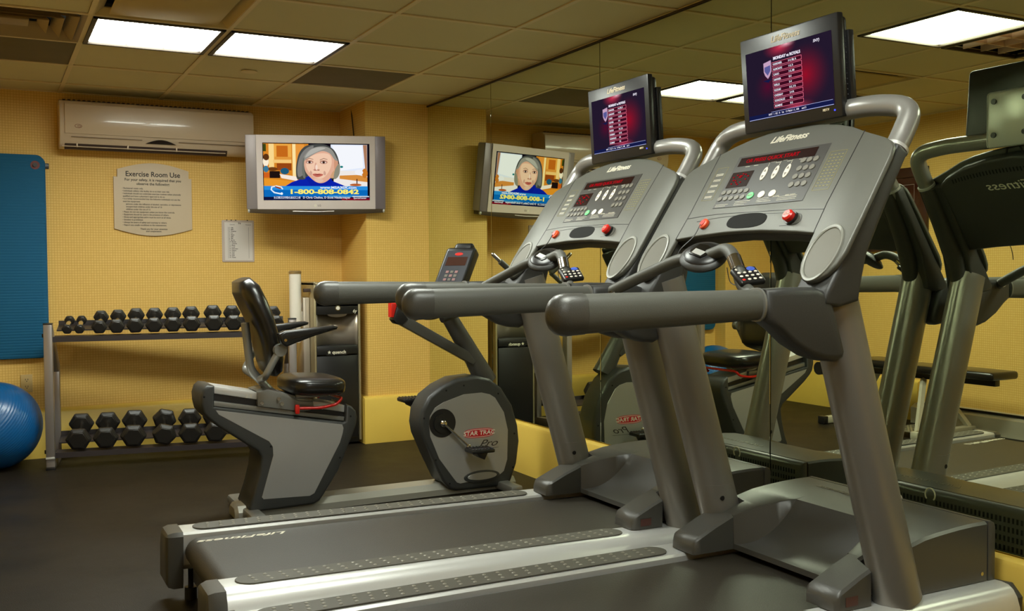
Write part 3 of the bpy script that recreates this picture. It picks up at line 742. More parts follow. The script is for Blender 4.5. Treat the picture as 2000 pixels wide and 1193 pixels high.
# ------------------------------------------------------------------ recumbent exercise bike
def make_bike():
    t = thing('exercise_bike', 'grey recumbent exercise bike with a black seat and a red seat lever, beyond the treadmills', 'exercise bike')
    Y0, Y1 = -1.37, -1.12
    # floor beam
    m = MB()
    prof = [(-.085, .0), (-.085, .03), (-.06, .058), (.06, .058), (.085, .03), (.085, 0)]
    m.loft([[(x, -1.245+a*k, b*k2+.004) for a, b in prof] for x, k, k2 in ((-1.73, .75, .8), (-1.715, .95, 1), (-1.60, 1, 1), (-.30, 1, 1), (-.235, .95, .9))])
    m.build('floor_beam', mat('beam_paint', (150, 148, 138), .4, .3), t)
    for x in (-1.66, -.33):
        m = MB(); m.box((x, -1.245, .03), (.07, .56, .045), .012); m.build('cross_foot', SIL, t)
    rear = [(-1.888, .602), (-1.886, .565), (-1.877, .525), (-1.858, .50), (-1.810, .457), (-1.678, .36), (-1.630, .326), (-1.616, .299), (-1.624, .229), (-1.651, .13), (-1.677, .062), (-1.667, .040), (-1.640, .040), (-1.364, .046), (-1.335, .060), (-1.318, .080), (-1.238, .198), (-1.165, .361), (-1.143, .420), (-1.139, .455), (-1.145, .483), (-1.165, .507), (-1.196, .522), (-1.200, .437), (-1.211, .434), (-1.828, .551), (-1.824, .647), (-1.858, .652), (-1.878, .634)]
    m = MB(); m.prism(rear, XZ, Y0, Y1, .013, 3); rs = m.build('rear_shroud', BIKEDK, t, angle=50)
    m = MB(); m.prism([(-1.823, .536), (-1.218, .423), (-1.212, .405), (-1.216, .381), (-1.231, .335), (-1.362, .100), (-1.385, .089), (-1.608, .097), (-1.616, .108), (-1.559, .302), (-1.561, .343), (-1.578, .37), (-1.809, .514)], XZ, Y0-.0015, Y0+.004, .001, 1)
    m.build('side_panel', BIKESIL, t, smooth=False)
    m = MB()
    for p in ((-1.873, .60), (-1.57, .345), (-1.175, .46), (-1.232, .26)): m.cyl((p[0], Y0-.001, p[1]), (p[0], Y0+.003, p[1]), .005, 10)
    m.build('shroud_screws', BLACKV, rs)
    # seat track
    m = MB(); m.prism([(-1.824, .645), (-1.196, .512), (-1.198, .478), (-1.824, .610)], XZ, -1.345, -1.145, .006); tr = m.build('seat_track', ALU, t)
    m = MB(); m.prism([(-1.824, .612), (-1.198, .480), (-1.2, .452), (-1.826, .575)], XZ, -1.335, -1.155); m.build('track_slot', BLK, tr)
    m = MB(); m.prism([(-1.826, .577), (-1.2, .456), (-1.203, .436), (-1.828, .553)], XZ, -1.352, -1.14, .004); m.build('lower_rail', SIL, tr)
    m = MB(); m.prism([(-1.626, .608), (-1.58, .618), (-1.505, .594), (-1.425, .553), (-1.36, .545), (-1.355, .508), (-1.41, .498), (-1.627, .540)], XZ, -1.365, -1.33, .004); m.prism([(-1.626, .608), (-1.58, .618), (-1.505, .594), (-1.36, .555), (-1.36, .535), (-1.6, .59)], XZ, -1.34, -1.15, .003)
    car = m.build('seat_carriage', SIL, t)
    for p in ((-1.61, .555), (-1.515, .545), (-1.53, .570)):
        m = MB(); m.cyl((p[0], -1.378, p[1]), (p[0], -1.36, p[1]), .009, 12); m.build('carriage_bolt', CHROME, car)
    texts('seat_scale', [('3 4', -1.665, .588, .026, {}), ('6 7', -1.30, .508, .026, {})], frame((0, -1.3465, 0), (1, 0, -.0), (0, 0, 1)), TXTW, tr)
    # seat, backrest and frame
    m = MB(); m.ell((-1.338, -1.25, .618), (.143, .205, .048), .55, .55, rot=Matrix.Rotation(math.radians(3), 3, 'Y'), n=40, m=18); m.build('seat', VINYL, t, angle=70)
    m = MB(); m.box((-1.36, -1.25, .572), (.16, .2, .02), .005); m.tube([(-1.345, -1.25, .50), (-1.345, -1.25, .57)], .022, 14); m.build('seat_bracket', SIL, t)
    cl = [(-1.672, 1.134), (-1.650, 1.090), (-1.618, 1.02), (-1.588, .95), (-1.570, .89), (-1.553, .82), (-1.541, .755), (-1.536, .70), (-1.538, .675)]
    rings = []
    wd = [.12, .155, .170, .175, .176, .174, .165, .14, .10]; th = [.030, .050, .050, .046, .043, .044, .044, .036, .014]
    for i, (x, z) in enumerate(cl):
        a = cl[max(0, i-1)]; b = cl[min(len(cl)-1, i+1)]; tx, tz = b[0]-a[0], b[1]-a[1]; L_ = math.hypot(tx, tz); nx, nz = -tz/L_, tx/L_
        rg = []
        for j in range(24):
            c_, s_ = math.cos(2*PI*j/24), math.sin(2*PI*j/24); c_ = math.copysign(abs(c_)**.5, c_); s_ = math.copysign(abs(s_)**.7, s_)
            rg.append((x+nx*th[i]*s_, -1.25+wd[i]*c_, z+nz*th[i]*s_))
        rings.append(rg)
    m = MB(); m.loft(rings); m.build('backrest', VINYL, t, angle=75)
    m = MB(); m.tube(fillet([(-1.655, -1.25, .93), (-1.632, -1.25, .70), (-1.585, -1.25, .65), (-1.545, -1.25, .60), (-1.50, -1.25, .565), (-1.40, -1.25, .556)], .04), .020, 16); m.build('back_tube', SIL, t)
    for sg, y, x0 in ((-1, -1.462, 0), (1, -1.038, .0)):
        m = MB(); m.tube(fillet([(-1.590, -1.25, .655), (-1.615, y, .685), (-1.546, y, .808)], .03), .0165, 14)
        arm = m.build('arm_tube', SIL, t)
        m = MB(); m.cyl((-1.544, y-.018, .808), (-1.544, y+.018, .808), .029, 24); m.build('arm_joint', SIL, arm)
        yy = y-.02*(-sg if sg < 0 else sg) if False else y+sg*.03
        P = [(-1.560, .887), (-1.532, .900), (-1.41, .909), (-1.30, .917), (-1.278, .911), (-1.285, .899), (-1.39, .872), (-1.48, .842), (-1.525, .826), (-1.552, .845)]
        m = MB(); m.prism(P, XZ, yy-.028, yy+.028, .010, 3); ar = m.build('armrest', VINYL, t, angle=50)
        m = MB(); m.cyl((-1.532, yy+sg*.028, .857), (-1.532, yy+sg*.031, .857), .007, 12); m.build('armrest_bolt', CHROME, ar)
    m = MB(); m.tube(fillet([(-1.445, -1.385, .520), (-1.335, -1.40, .516), (-1.255, -1.40, .528), (-1.228, -1.40, .556), (-1.228, -1.10, .556), (-1.26, -1.10, .53)], .02), .0075, 10); m.box((-1.445, -1.385, .515), (.022, .02, .045), .006); m.build('seat_lever', RED, t)
    # front drive housing
    front = [(-.806, .389), (-.796, .462), (-.754, .530), (-.684, .578), (-.599, .613), (-.483, .621), (-.405, .602), (-.339, .551), (-.273, .451), (-.240, .341), (-.231, .256), (-.248, .137), (-.285, .045), (-.317, .022), (-.604, .026), (-.640, .038), (-.682, .085), (-.744, .212), (-.796, .331)]
    Y1 = -1.20
    m = MB(); m.prism(front, XZ, Y0, Y1, .020, 4); fs = m.build('drive_shroud', BIKEDK, t, angle=50)
    sil = [(-.758, .381), (-.752, .430), (-.725, .470), (-.676, .496), (-.561, .529), (-.458, .532), (-.410, .520), (-.379, .5), (-.327, .419), (-.304, .322), (-.309, .166), (-.330, .105), (-.36, .085), (-.585, .064), (-.605, .072), (-.629, .103), (-.703, .204), (-.752, .323)]
    m = MB(); m.prism(sil, XZ, Y0-.0015, Y0+.004, .001, 1); fp = m.build('drive_panel', BIKESIL, t, smooth=False)
    m = MB(); m.prism([(-.46+.105*math.cos(2*PI*i/28), .090+.033*math.sin(2*PI*i/28)) for i in range(28)], XZ, Y0-.006, Y0+.004, .003); ov = m.build('front_oval', BIKEDK, fs)
    m = MB(); m.prism([(-.46+.085*math.cos(2*PI*i/28), .092+.020*math.sin(2*PI*i/28)) for i in range(28)], XZ, Y0-.0075, Y0, .001, 1); m.build('oval_inset', BIKESIL, ov)
    m = MB()
    for p in ((-.56, .575), (-.66, .555), (-.36, .52), (-.265, .30), (-.275, .12), (-.722, .20), (-.645, .07), (-.785, .42)): m.cyl((p[0], Y0-.001, p[1]), (p[0], Y0+.003, p[1]), .005, 10)
    m.build('shroud_screws', BLACKV, fs)
    m = MB(); R = []
    for i in range(32):
        a = 2*PI*i/32; R.append((-.475+.087*math.copysign(abs(math.cos(a))**.8, math.cos(a)), .320+.025*math.copysign(abs(math.sin(a))**.55, math.sin(a))))
    m.prism(R, XZ, Y0-.0022, Y0, .0003, 1); m.mi = 1; m.prism([(-.475+(x+.475)*.965, .32+(z-.32)*.84) for x, z in R], XZ, Y0-.0026, Y0); m.mi = 0; m.prism([(-.475+(x+.475)*.94, .32+(z-.32)*.72) for x, z in R], XZ, Y0-.003, Y0)
    bd = m.build('badge', [mat('badge_red', (190, 22, 40), .35), WHITE], fp, smooth=False)
    texts('badge_lettering', [('STAR TRAC', -.475, .320, .031, dict(shear=.12, bold=.0006, sx=1.14))], FRONT(0, Y0-.0035, 0), WHITE, fp)
    texts('model_lettering', [('Pro', -.425, .262, .052, dict(shear=.5, sx=1.4))], FRONT(0, Y0-.002, 0), TXT, fp)
    m = MB(); m.box((-.425, Y0-.002, .236), (.13, .0006, .0015)); m.build('badge_underline', TXT, fp)
    # crank, pedals
    m = MB(); m.tube([(-.684, Y0-.004, .388), (-.684, Y0+.006, .388)], .074, 36); m.build('crank_cover', BLK, t)
    m = MB(); m.tube([(-.684, Y0-.010, .388), (-.684, Y0, .388)], .05, 30); m.build('crank_disc', BLKS, t)
    m = MB(); m.tube([(-.684, Y0-.018, .388), (-.549, Y0-.030, .261)], [.012, .009], 12, r2=.007); m.ell((-.684, Y0-.018, .388), (.019, .012, .019)); m.ell((-.549, Y0-.03, .261), (.013, .010, .013)); m.build('crank', CHROME, t)
    m = MB(); m.tube([(-.684, Y1+.018, .388), (-.745, Y1+.03, .478)], [.012, .009], 12); m.build('crank', CHROME, t)
    for cx, cy, cz in ((-.512, Y0-.085, .246), (-.750, Y1+.085, .487)):
        m = MB(); m.box((cx, cy, cz), (.13, .10, .020), .006, seg=2); m.prism([(cx-.035, cz-.008), (cx+.03, cz-.008), (cx+.01, cz-.045), (cx-.02, cz-.03)], XZ, cy-.04, cy+.04, .004)
        pd = m.build('pedal', BLKS, t)
        m = MB()
        for k in range(7): m.box((cx-.054+.018*k, cy, cz+.0115), (.007, .09, .005), .001, seg=1)
        m.build('pedal_tread', BLK, pd)
    # mast, bottle arm, console
    m = MB(); m.tube([(-.372, -1.25, .575), (-.445, -1.25, .70), (-.585, -1.25, .925)], [.060, .050, .042], 20); m.build('mast', HOOD, t)
    m = MB(); m.prism([(-.876, .897), (-.864, .953), (-.495, .745), (-.455, .690), (-.470, .672)], XZ, -1.30, -1.25, .006, 2); la = m.build('bottle_arm', HOOD, t)
    m = MB(); m.prism([(-.922, .925), (-.905, .905), (-.870, .895), (-.840, .925), (-.862, .960), (-.885, 1.0), (-.90, 1.0)], XZ, -1.31, -1.24, .008, 2); m.build('arm_bracket', BLK, la)
    m = MB(); m.prism([(-.930, .938), (-.905, .932), (-.890, .955), (-.890, 1.01), (-.930, 1.01)], XZ, -1.30, -1.25, .006, 2); m.build('red_tip', RED, la)
    m = MB(); m.tube(fillet([(-.57, -1.25, .93), (-.62, -1.25, .965), (-.60, -1.05, .965), (-.73, -1.02, .93)], .04), .02, 14); m.tube(fillet([(-.62, -1.25, .965), (-.60, -1.45, .965), (-.73, -1.48, .93)], .04), .02, 14); m.ell((-.70, -1.25, .945), (.075, .04, .03)); m.ell((-.80, -1.25, .94), (.055, .04, .03)); m.build('handlebar', BLK, t)
    # console: slanted box
    ang = math.radians(31)
    CF = frame((-.560, -1.275, 1.165), (.93, -.30, .12), (.42, 0, .90))
    CFx = Vector((.80, -.58, 0)).normalized()
    CF = frame((-.560, -1.26, 1.185), CFx, Vector((.42, .10, .90)))
    m = MB(); m.box((0, 0, -.055), (.160, .25, .11), .016, seg=3); m.box((.0, .130, -.065), (.10, .06, .085), .015, seg=3); m.bm.transform(CF); co = m.build('bike_console', BLK, t, angle=50)
    m = MB(); m.box((0, -.005, .0005), (.134, .215, .003), .001, seg=1); m.bm.transform(CF); cf = m.build('console_face', mat('face_grey', (54, 56, 64), .3), co)
    m = MB(); m.box((0, .040, .003), (.108, .05, .001)); m.bm.transform(CF); m.build('console_display', mat('display_brown', (70, 44, 36), .15), cf)
    m = MB(); m.ell((0, .082, .003), (.022, .009, .001)); m.bm.transform(CF); m.build('console_badge', RED, cf)
    for i in range(3):
        for j in range(3):
            m = MB(); m.box((-.028+.024*i, -.022-.022*j, .0035), (.016, .014, .002), .001, seg=1); m.bm.transform(CF); m.build('console_key', BTN if (i+j) % 2 else mat('key_rose', (150, 110, 110), .4), cf)
    m = MB(); m.tube([(-.19, -1.12, 1.12), (-.235, -1.10, 1.235)], .011, 12, round_end=True); m.bm.clear()
    m.tube([(-.50, -1.10, 1.02), (-.30, -1.10, 1.03), (-.12, -1.10, 1.155)], .013, 12, res=5); m.tube([(-.12, -1.10, 1.155), (-.15, -1.10, 1.178), (-.205, -1.10, 1.222)], .017, 12); gr = m.build('front_grip', HOOD, t)
    m = MB(); m.tube([(-.205, -1.10, 1.222), (-.250, -1.10, 1.262)], .011, 12, round_end=True); m.build('grip_sensor', CHROME, gr)
    return t
make_bike()

# ------------------------------------------------------------------ dumbbell rack
RK = -.16
def rk(x, y, z):          # rack frame: x along the rack from its left post, y back, z up
    L_ = math.hypot(1, RK); ex = (1/L_, RK/L_)
    return Vector((-2.43+x*ex[0]-y*ex[1], .455+x*ex[1]+y*ex[0], z))
RKM = frame(rk(0, 0, 0), rk(1, 0, 0)-rk(0, 0, 0), (0, 0, 1)) @ Matrix.Rotation(-PI/2, 4, 'X')   # local x, y back, z up
RKM = Matrix.Translation(rk(0, 0, 0)) @ Matrix.Rotation(math.atan(RK), 4, 'Z')
def make_rack():
    t = thing('dumbbell_rack', 'two-tier dumbbell rack with silver side posts along the yellow wall', 'dumbbell rack')
    for x in (0, 1.425):
        m = MB(); m.box((x, 0, .455), (.048, .055, .83), .005)
        m.prism([(-.028, 0), (.40, 0), (.40, .05), (.04, .06), (-.028, .05)], YZ, x-.024, x+.024, .004)
        m.box((x, .36, .30), (.044, .05, .52), .004)
        m.prism([(.0, .868), (.05, .868), (.40, .60), (.385, .52), (.33, .56), (0, .80)], YZ, x-.02, x+.02, .004)
        m.bm.transform(RKM); po = m.build('side_frame', RACKP, t)
        m = MB(); m.box((x, 0, .873), (.05, .058, .008), .002); m.box((x, -.002, .012), (.052, .06, .02), .003); m.bm.transform(RKM); m.build('post_cap', BLK, po)
        m = MB(); m.box((x, -.03, .075), (.05, .004, .012), .001, seg=1); m.bm.transform(RKM); m.build('post_bracket', ALU, po)
    for z0, dz in ((.778, .055), (.083, .060)):
        m = MB()
        m.prism([(.008, z0-.016), (.008, z0+.016), (.013, z0+.016), (.015, z0-.006), (.115, z0+.018), (.115, z0+.010), (.015, z0-.016)], YZ, .024, 1.401, .0015, 1)
        m.prism([(.215, z0+.038), (.215, z0+.046), (.335, z0+.074), (.338, z0+.098), (.344, z0+.098), (.344, z0+.050), (.338, z0+.050), (.335, z0+.066)], YZ, .024, 1.401, .0015, 1)
        m.bm.transform(RKM); m.build('shelf_tray', RACKM, t)
    for z in (.80, .10):
        m = MB(); m.cyl((-.04, .06, z), (-.02, .06, z), .012, 10); m.cyl((-.04, .24, z+.05), (-.02, .24, z+.05), .012, 10); m.bm.transform(RKM); m.build('frame_bolt', BLK, t)
make_rack()
def make_dumbbell(w, L, label, group, x, z, tilt=15, roll=0.):
    t = thing('dumbbell', label, 'dumbbell', group=group)
    R = w/2
    for sg in (-1, 1):
        m = MB(); c = sg*(L/2); hl = w*.34
        def hx(r, y): return [(r*math.cos(math.radians(60*j)), y, r*math.sin(math.radians(60*j))) for j in range(6)]
        m.loft([hx(R*.74, c-hl*.5), hx(R, c-hl*.20), hx(R, c+hl*.20), hx(R*.74, c+hl*.5)])
        es = [e for e in m.bm.edges]; r = bmesh.ops.bevel(m.bm, geom=es, offset=.0035, segments=2, affect='EDGES')
        m.build('head', HEX, t, angle=30)
    m = MB(); yy = L/2-w*.14; m.tube([(0, -yy, 0), (0, -yy*.7, 0), (0, -yy*.3, 0), (0, yy*.3, 0), (0, yy*.7, 0), (0, yy, 0)], [.011, .013, .015, .015, .013, .011], 16); m.build('handle', CHROME, t)
    q = Matrix.Translation((x, 0, 0)) @ Matrix.Rotation(math.radians(tilt), 4, 'X') @ Matrix.Rotation(math.radians(roll), 4, 'Y')
    t.matrix_world = RKM @ Matrix.Translation((x, .165, z)) @ Matrix.Rotation(math.radians(tilt), 4, 'X') @ Matrix.Rotation(math.radians(roll), 4, 'Y')
    return t
tops = [(-2.335, .066), (-2.267, .066), (-2.156, .095), (-2.058, .099), (-1.953, .106), (-1.845, .106), (-1.736, .108), (-1.626, .112), (-1.494, .117), (-1.376, .113), (-1.261, .113), (-1.118, .104)]
names = ['smallest dumbbell, leftmost on the upper shelf', 'second of the two smallest dumbbells at the left of the upper shelf', 'third dumbbell from the left on the upper shelf, after a gap', 'fourth dumbbell from the left on the upper shelf', 'fifth dumbbell from the left on the upper shelf', 'sixth dumbbell from the left on the upper shelf', 'seventh dumbbell from the left on the upper shelf', 'eighth dumbbell from the left on the upper shelf', 'ninth dumbbell from the left on the upper shelf', 'tenth dumbbell, last on the upper shelf left of the bike backrest', 'dumbbell on the upper shelf half hidden behind the bike backrest', 'rightmost dumbbell on the upper shelf, showing right of the bike backrest']
for (x, w_), nm in zip(tops, names):
    L_ = .125+w_*.75
    make_dumbbell(w_, L_, 'black hexagonal ' + nm, 'black hexagonal dumbbells on the upper shelf', (x+2.43)*math.hypot(1, RK), .826+w_*.48, 15.5)
bots = [(-2.283, .150, 0), (-2.131, .150, 0), (-1.975, .156, 2), (-1.798, .150, 14), (-1.645, .148, 0), (-1.495, .150, 6)]
names = ['large dumbbell, leftmost on the lower shelf', 'large dumbbell, second from the left on the lower shelf', 'large dumbbell, third from the left on the lower shelf', 'large dumbbell rolled off its flat side, fourth on the lower shelf', 'large dumbbell, fifth from the left on the lower shelf', 'large dumbbell on the lower shelf, partly hidden by the bike']
for (x, w_, rl), nm in zip(bots, names):
    make_dumbbell(w_, .235, 'black hexagonal ' + nm, 'large black hexagonal dumbbells on the lower shelf', (x+2.43)*math.hypot(1, RK), .131+w_*.46, 15.5, rl)

# ------------------------------------------------------------------ exercise ball, mat
m = MB(); r = .262; rings = []
for i in range(1, 64):
    ph = -PI/2+PI*i/64; k = r*(1+.0012*math.cos(i*PI)*(1 if 8 < i < 56 else 0)); rings.append([(k*math.cos(ph)*math.cos(2*PI*j/64), k*math.cos(ph)*math.sin(2*PI*j/64), k*math.sin(ph)) for j in range(64)])
m.loft(rings); o = m.build('exercise_ball', BALLM, angle=60); o.location = (-2.722, .645, r); o.rotation_euler = (math.radians(35), math.radians(-38), 0)
tag(o, 'shiny blue exercise ball on the floor at the left edge, beside the dumbbell rack', 'exercise ball')
t = thing('exercise_mat', 'blue ribbed exercise mat hanging on the back wall above the blue ball', 'exercise mat')
def rrect(x0, x1, z0, z1, r, n=8):
    P = []
    for cx, cz, a0 in ((x1-r, z1-r, 0), (x0+r, z1-r, 90), (x0+r, z0+r, 180), (x1-r, z0+r, 270)):
        for i in range(n+1): a = math.radians(a0+90*i/n); P.append((cx+r*math.cos(a), cz+r*math.sin(a)))
    return P
m = MB(); m.prism(rrect(-2.945, -2.408, .640, 1.918, .05), XZ, .895, .912, .005); m.prism(rrect(-2.942, -2.402, .636, 1.915, .05), XZ, .913, .929, .005)
mt = m.build('mat_sheet', MATB, t)
for x in (-2.461, -2.902):
    m = MB(); m.tube([(x, .8935, 1.853), (x, .8955, 1.853)], .027, 24); m.build('eyelet_ring', mat('eyelet_rust', (110, 44, 40), .5), t)
t2 = thing('wall_hook', 'black wall peg through the eyelets of the hanging blue mat', 'wall hook')
m = MB(); m.box((-2.68, .935, 1.853), (.60, .008, .035), .003); m.build('hook_plate', BLK, t2)
for x in (-2.461, -2.902): m = MB(); m.cyl((x, .88, 1.853), (x, .93, 1.853), .013, 14); m.build('peg', BLK, t2)

# ------------------------------------------------------------------ air conditioner
def make_ac():
    t = thing('air_conditioner', 'cream split air conditioner high on the back wall, under the ceiling', 'air conditioner')
    x0, x1 = -2.325, -1.128; yf = .745
    prof = [(.94, 1.965), (.94, 2.258), (.80, 2.258), (.765, 2.248), (.750, 2.225), (.740, 2.13), (.742, 2.085), (.752, 2.04), (.775, 1.985), (.80, 1.962), (.83, 1.955)]
    m = MB(); m.prism(prof, YZ, x0, x1, .008, 3); b = m.build('body', CREAM, t, angle=30)
    m = MB(); m.prism([(.7395, 2.235), (.7325, 2.225), (.7285, 2.13), (.7305, 2.085), (.7415, 2.045), (.748, 2.045), (.742, 2.13), (.747, 2.225)], YZ, x0+.03, x1-.002, .002); m.build('front_panel', CREAM, t, angle=30)
    m = MB(); m.box(((x0+x1)/2-.07, .792, 1.972), (1.0, .045, .014), .003, rot=Matrix.Rotation(math.radians(-55), 3, 'X')); lv = m.build('air_outlet', mat('outlet_brown', (62, 46, 40), .5), t)
    for k in range(3): m = MB(); m.box((x0+.10+.30*k+.0, .775, 1.977), (.008, .02, .026), .001); m.build('outlet_clip', CREAM, lv)
    m = MB(); m.box((-1.81, .775, 1.968), (1.0, .004, .008), rot=Matrix.Rotation(math.radians(-55), 3, 'X')); m.build('outlet_flap', CREAM, lv)
    m = MB(); P = [(-1.819+.19*i/12, 2.005+.026*math.sin(PI*i/12)) for i in range(13)]; m.prism(P, lambda p, q, d: (p, d+(2.03-q)*.45, q), .744, .760, .001, 1); m.build('indicator_window', mat('window_dark', (44, 34, 28), .2), t)
    m = MB(); m.box((-2.05, .7465, 2.025), (.42, .003, .003)); m.box((-1.375, .7465, 2.022), (.48, .003, .003)); m.build('panel_groove', mat('groove_brown', (96, 72, 54), .6), t)
    m = MB(); m.tube([(-2.218+.020*math.cos(2*PI*i/20), .7300, 2.090+.011*math.sin(2*PI*i/20)) for i in range(20)], .0014, 6, wrap=True); m.tube([(-2.214+.009*math.cos(2*PI*i/12), .7300, 2.090+.005*math.sin(2*PI*i/12)) for i in range(12)], .0012, 6, wrap=True); m.build('emblem', mat('emblem_brown', (140, 80, 50), .5), t)
    m = MB()
    for k in range(40): m.box((x0+.03+k*(x1-x0-.06)/39, .84, 2.2585), (.016, .13, .003))
    m.build('intake_grille', mat('grille_brown', (90, 70, 50), .6), t, smooth=False)
make_ac()

# ------------------------------------------------------------------ notices on the wall
t = thing('wall_sign', 'cream notice board headed Exercise Room Use, on the wall under the air conditioner', 'sign')
x0, x1 = -2.000, -1.507; xc = (x0+x1)/2; P = []
for i in range(15): a = i/14; P.append((-1.977+(.452)*a, 1.852+.046*math.sin(PI*a)))
P += [(-1.525, 1.803), (-1.507, 1.803), (-1.507, 1.462)]
for i in range(1, 15): a = i/15; P.append((-1.507-(.493)*a, 1.462-.046*math.sin(PI*a)))
P += [(-2.000, 1.462), (-2.000, 1.803), (-1.977, 1.803)]
m = MB(); m.prism(P, XZ, .925, .940, .003); sb = m.build('sign_panel', SIGNM, t)
F = FRONT(0, .9246, 0)
texts('sign_heading', [('Exercise Room Use', xc, 1.822, .047, dict(bold=.0008, sx=.92))], F, TXT, sb)
texts('sign_subheading', [('For your safety, it is required that you', xc, 1.785, .0235, dict(bold=.0005, sx=.98)), ('observe the following:', xc, 1.759, .0235, dict(bold=.0005))], F, TXT, sb)
lines = ['Registered guests only.', 'Individuals utilizing this facility do so at their own risk.', 'Individuals should not undertake exercise routines unless physically', ' qualified and have a physician\'s approval to do so.', 'It is highly recommended that the following individuals not use the', ' exercise equipment:', '      persons under the influence of alcohol, narcotics, or depressants', '      unsupervised children under the age of 16', '      children under the age of 12', 'Please do not use equipment unless you know the controls.', 'Equipment should be used in the presence of others.', 'Shoes and appropriate attire must be worn at all times.', 'Smoking is prohibited.', 'Always be aware of safety and courtesy to others.', 'Report any unsafe conditions to the management.']
texts('sign_rules', [(('' if l[0] == ' ' else '\u2022 ')+l, x0+.052, 1.728-.0172*i, .0138, dict(align='LEFT', bold=.0003, sx=.96)) for i, l in enumerate(lines)], F, TXT, sb)
texts('sign_thanks', [('Thank you for your attention', xc, 1.462, .0145, dict(bold=.0003)), ('and cooperation.', xc, 1.447, .0145, dict(bold=.0003))], F, TXT, sb)
t = thing('notice_holder', 'clear plastic holder with a printed list, on the wall below the television corner', 'notice')
m = MB(); m.prism(rrect(-1.310, -1.090, 1.243, 1.531, .008, 4), XZ, .934, .940, .001, 1); m.build('holder_plate', mat('holder_pale', (196, 180, 170), .12, coat=.5), t)
m = MB(); m.box((-1.197, .9335, 1.385), (.19, .001, .262)); pp = m.build('paper_list', PAPER, t)
F = FRONT(0, .9328, 0)
its = [('Channel', -1.24, 1.500, .010, {}), ('Network', -1.13, 1.500, .010, {}), ('TV', -1.19, 1.508, .016, dict(bold=.0006))]
for i, s_ in enumerate(['2  CBS', '3  NBC', '4  Weather', '5  Fox', '6  News', '7  ABC', '8  PBS', '9  Sports', '10  Movies', '11  Cartoon', '12  Music', '13  Local', '14  Discovery', '15  History', '16  TNT', '17  USA', '18  Golf', '19  Travel']): its.append((s_, -1.262, 1.478-.0120*i, .0105, dict(align='LEFT', bold=.0003)))
texts('list_lettering', its, F, TXT, pp)
m = MB(); m.box((-1.197, .9326, 1.385), (.132, .0004, .215)); m.bm.clear()
for x in (-1.268, -1.128): m.box((x, .9328, 1.375), (.0012, .0006, .215))
m.build('list_border', TXT, pp)
m = MB()
for x in (-1.275, -1.245, -1.215, -1.135): m.ell((x, .934, 1.527+.004), (.005, .004, .004), n=10, m=6)
m.build('pin', mat('pin_dark', (60, 50, 40), .4), t)

t = thing('power_outlet', 'beige double power outlet low on the wall, above the blue ball', 'power outlet')
m = MB(); m.box((-2.537, .937, .478), (.068, .008, .112), .002); m.build('outlet_plate', mat('outlet_beige', (196, 168, 110), .4), t)
for z in (.500, .456):
    m = MB()
    m.box((-2.543, .9325, z+.003), (.003, .001, .010)); m.box((-2.529, .9325, z+.003), (.003, .001, .010)); m.cyl((-2.536, .9322, z-.008), (-2.536, .933, z-.008), .003, 8)
    m.build('outlet_socket', BLK, t)

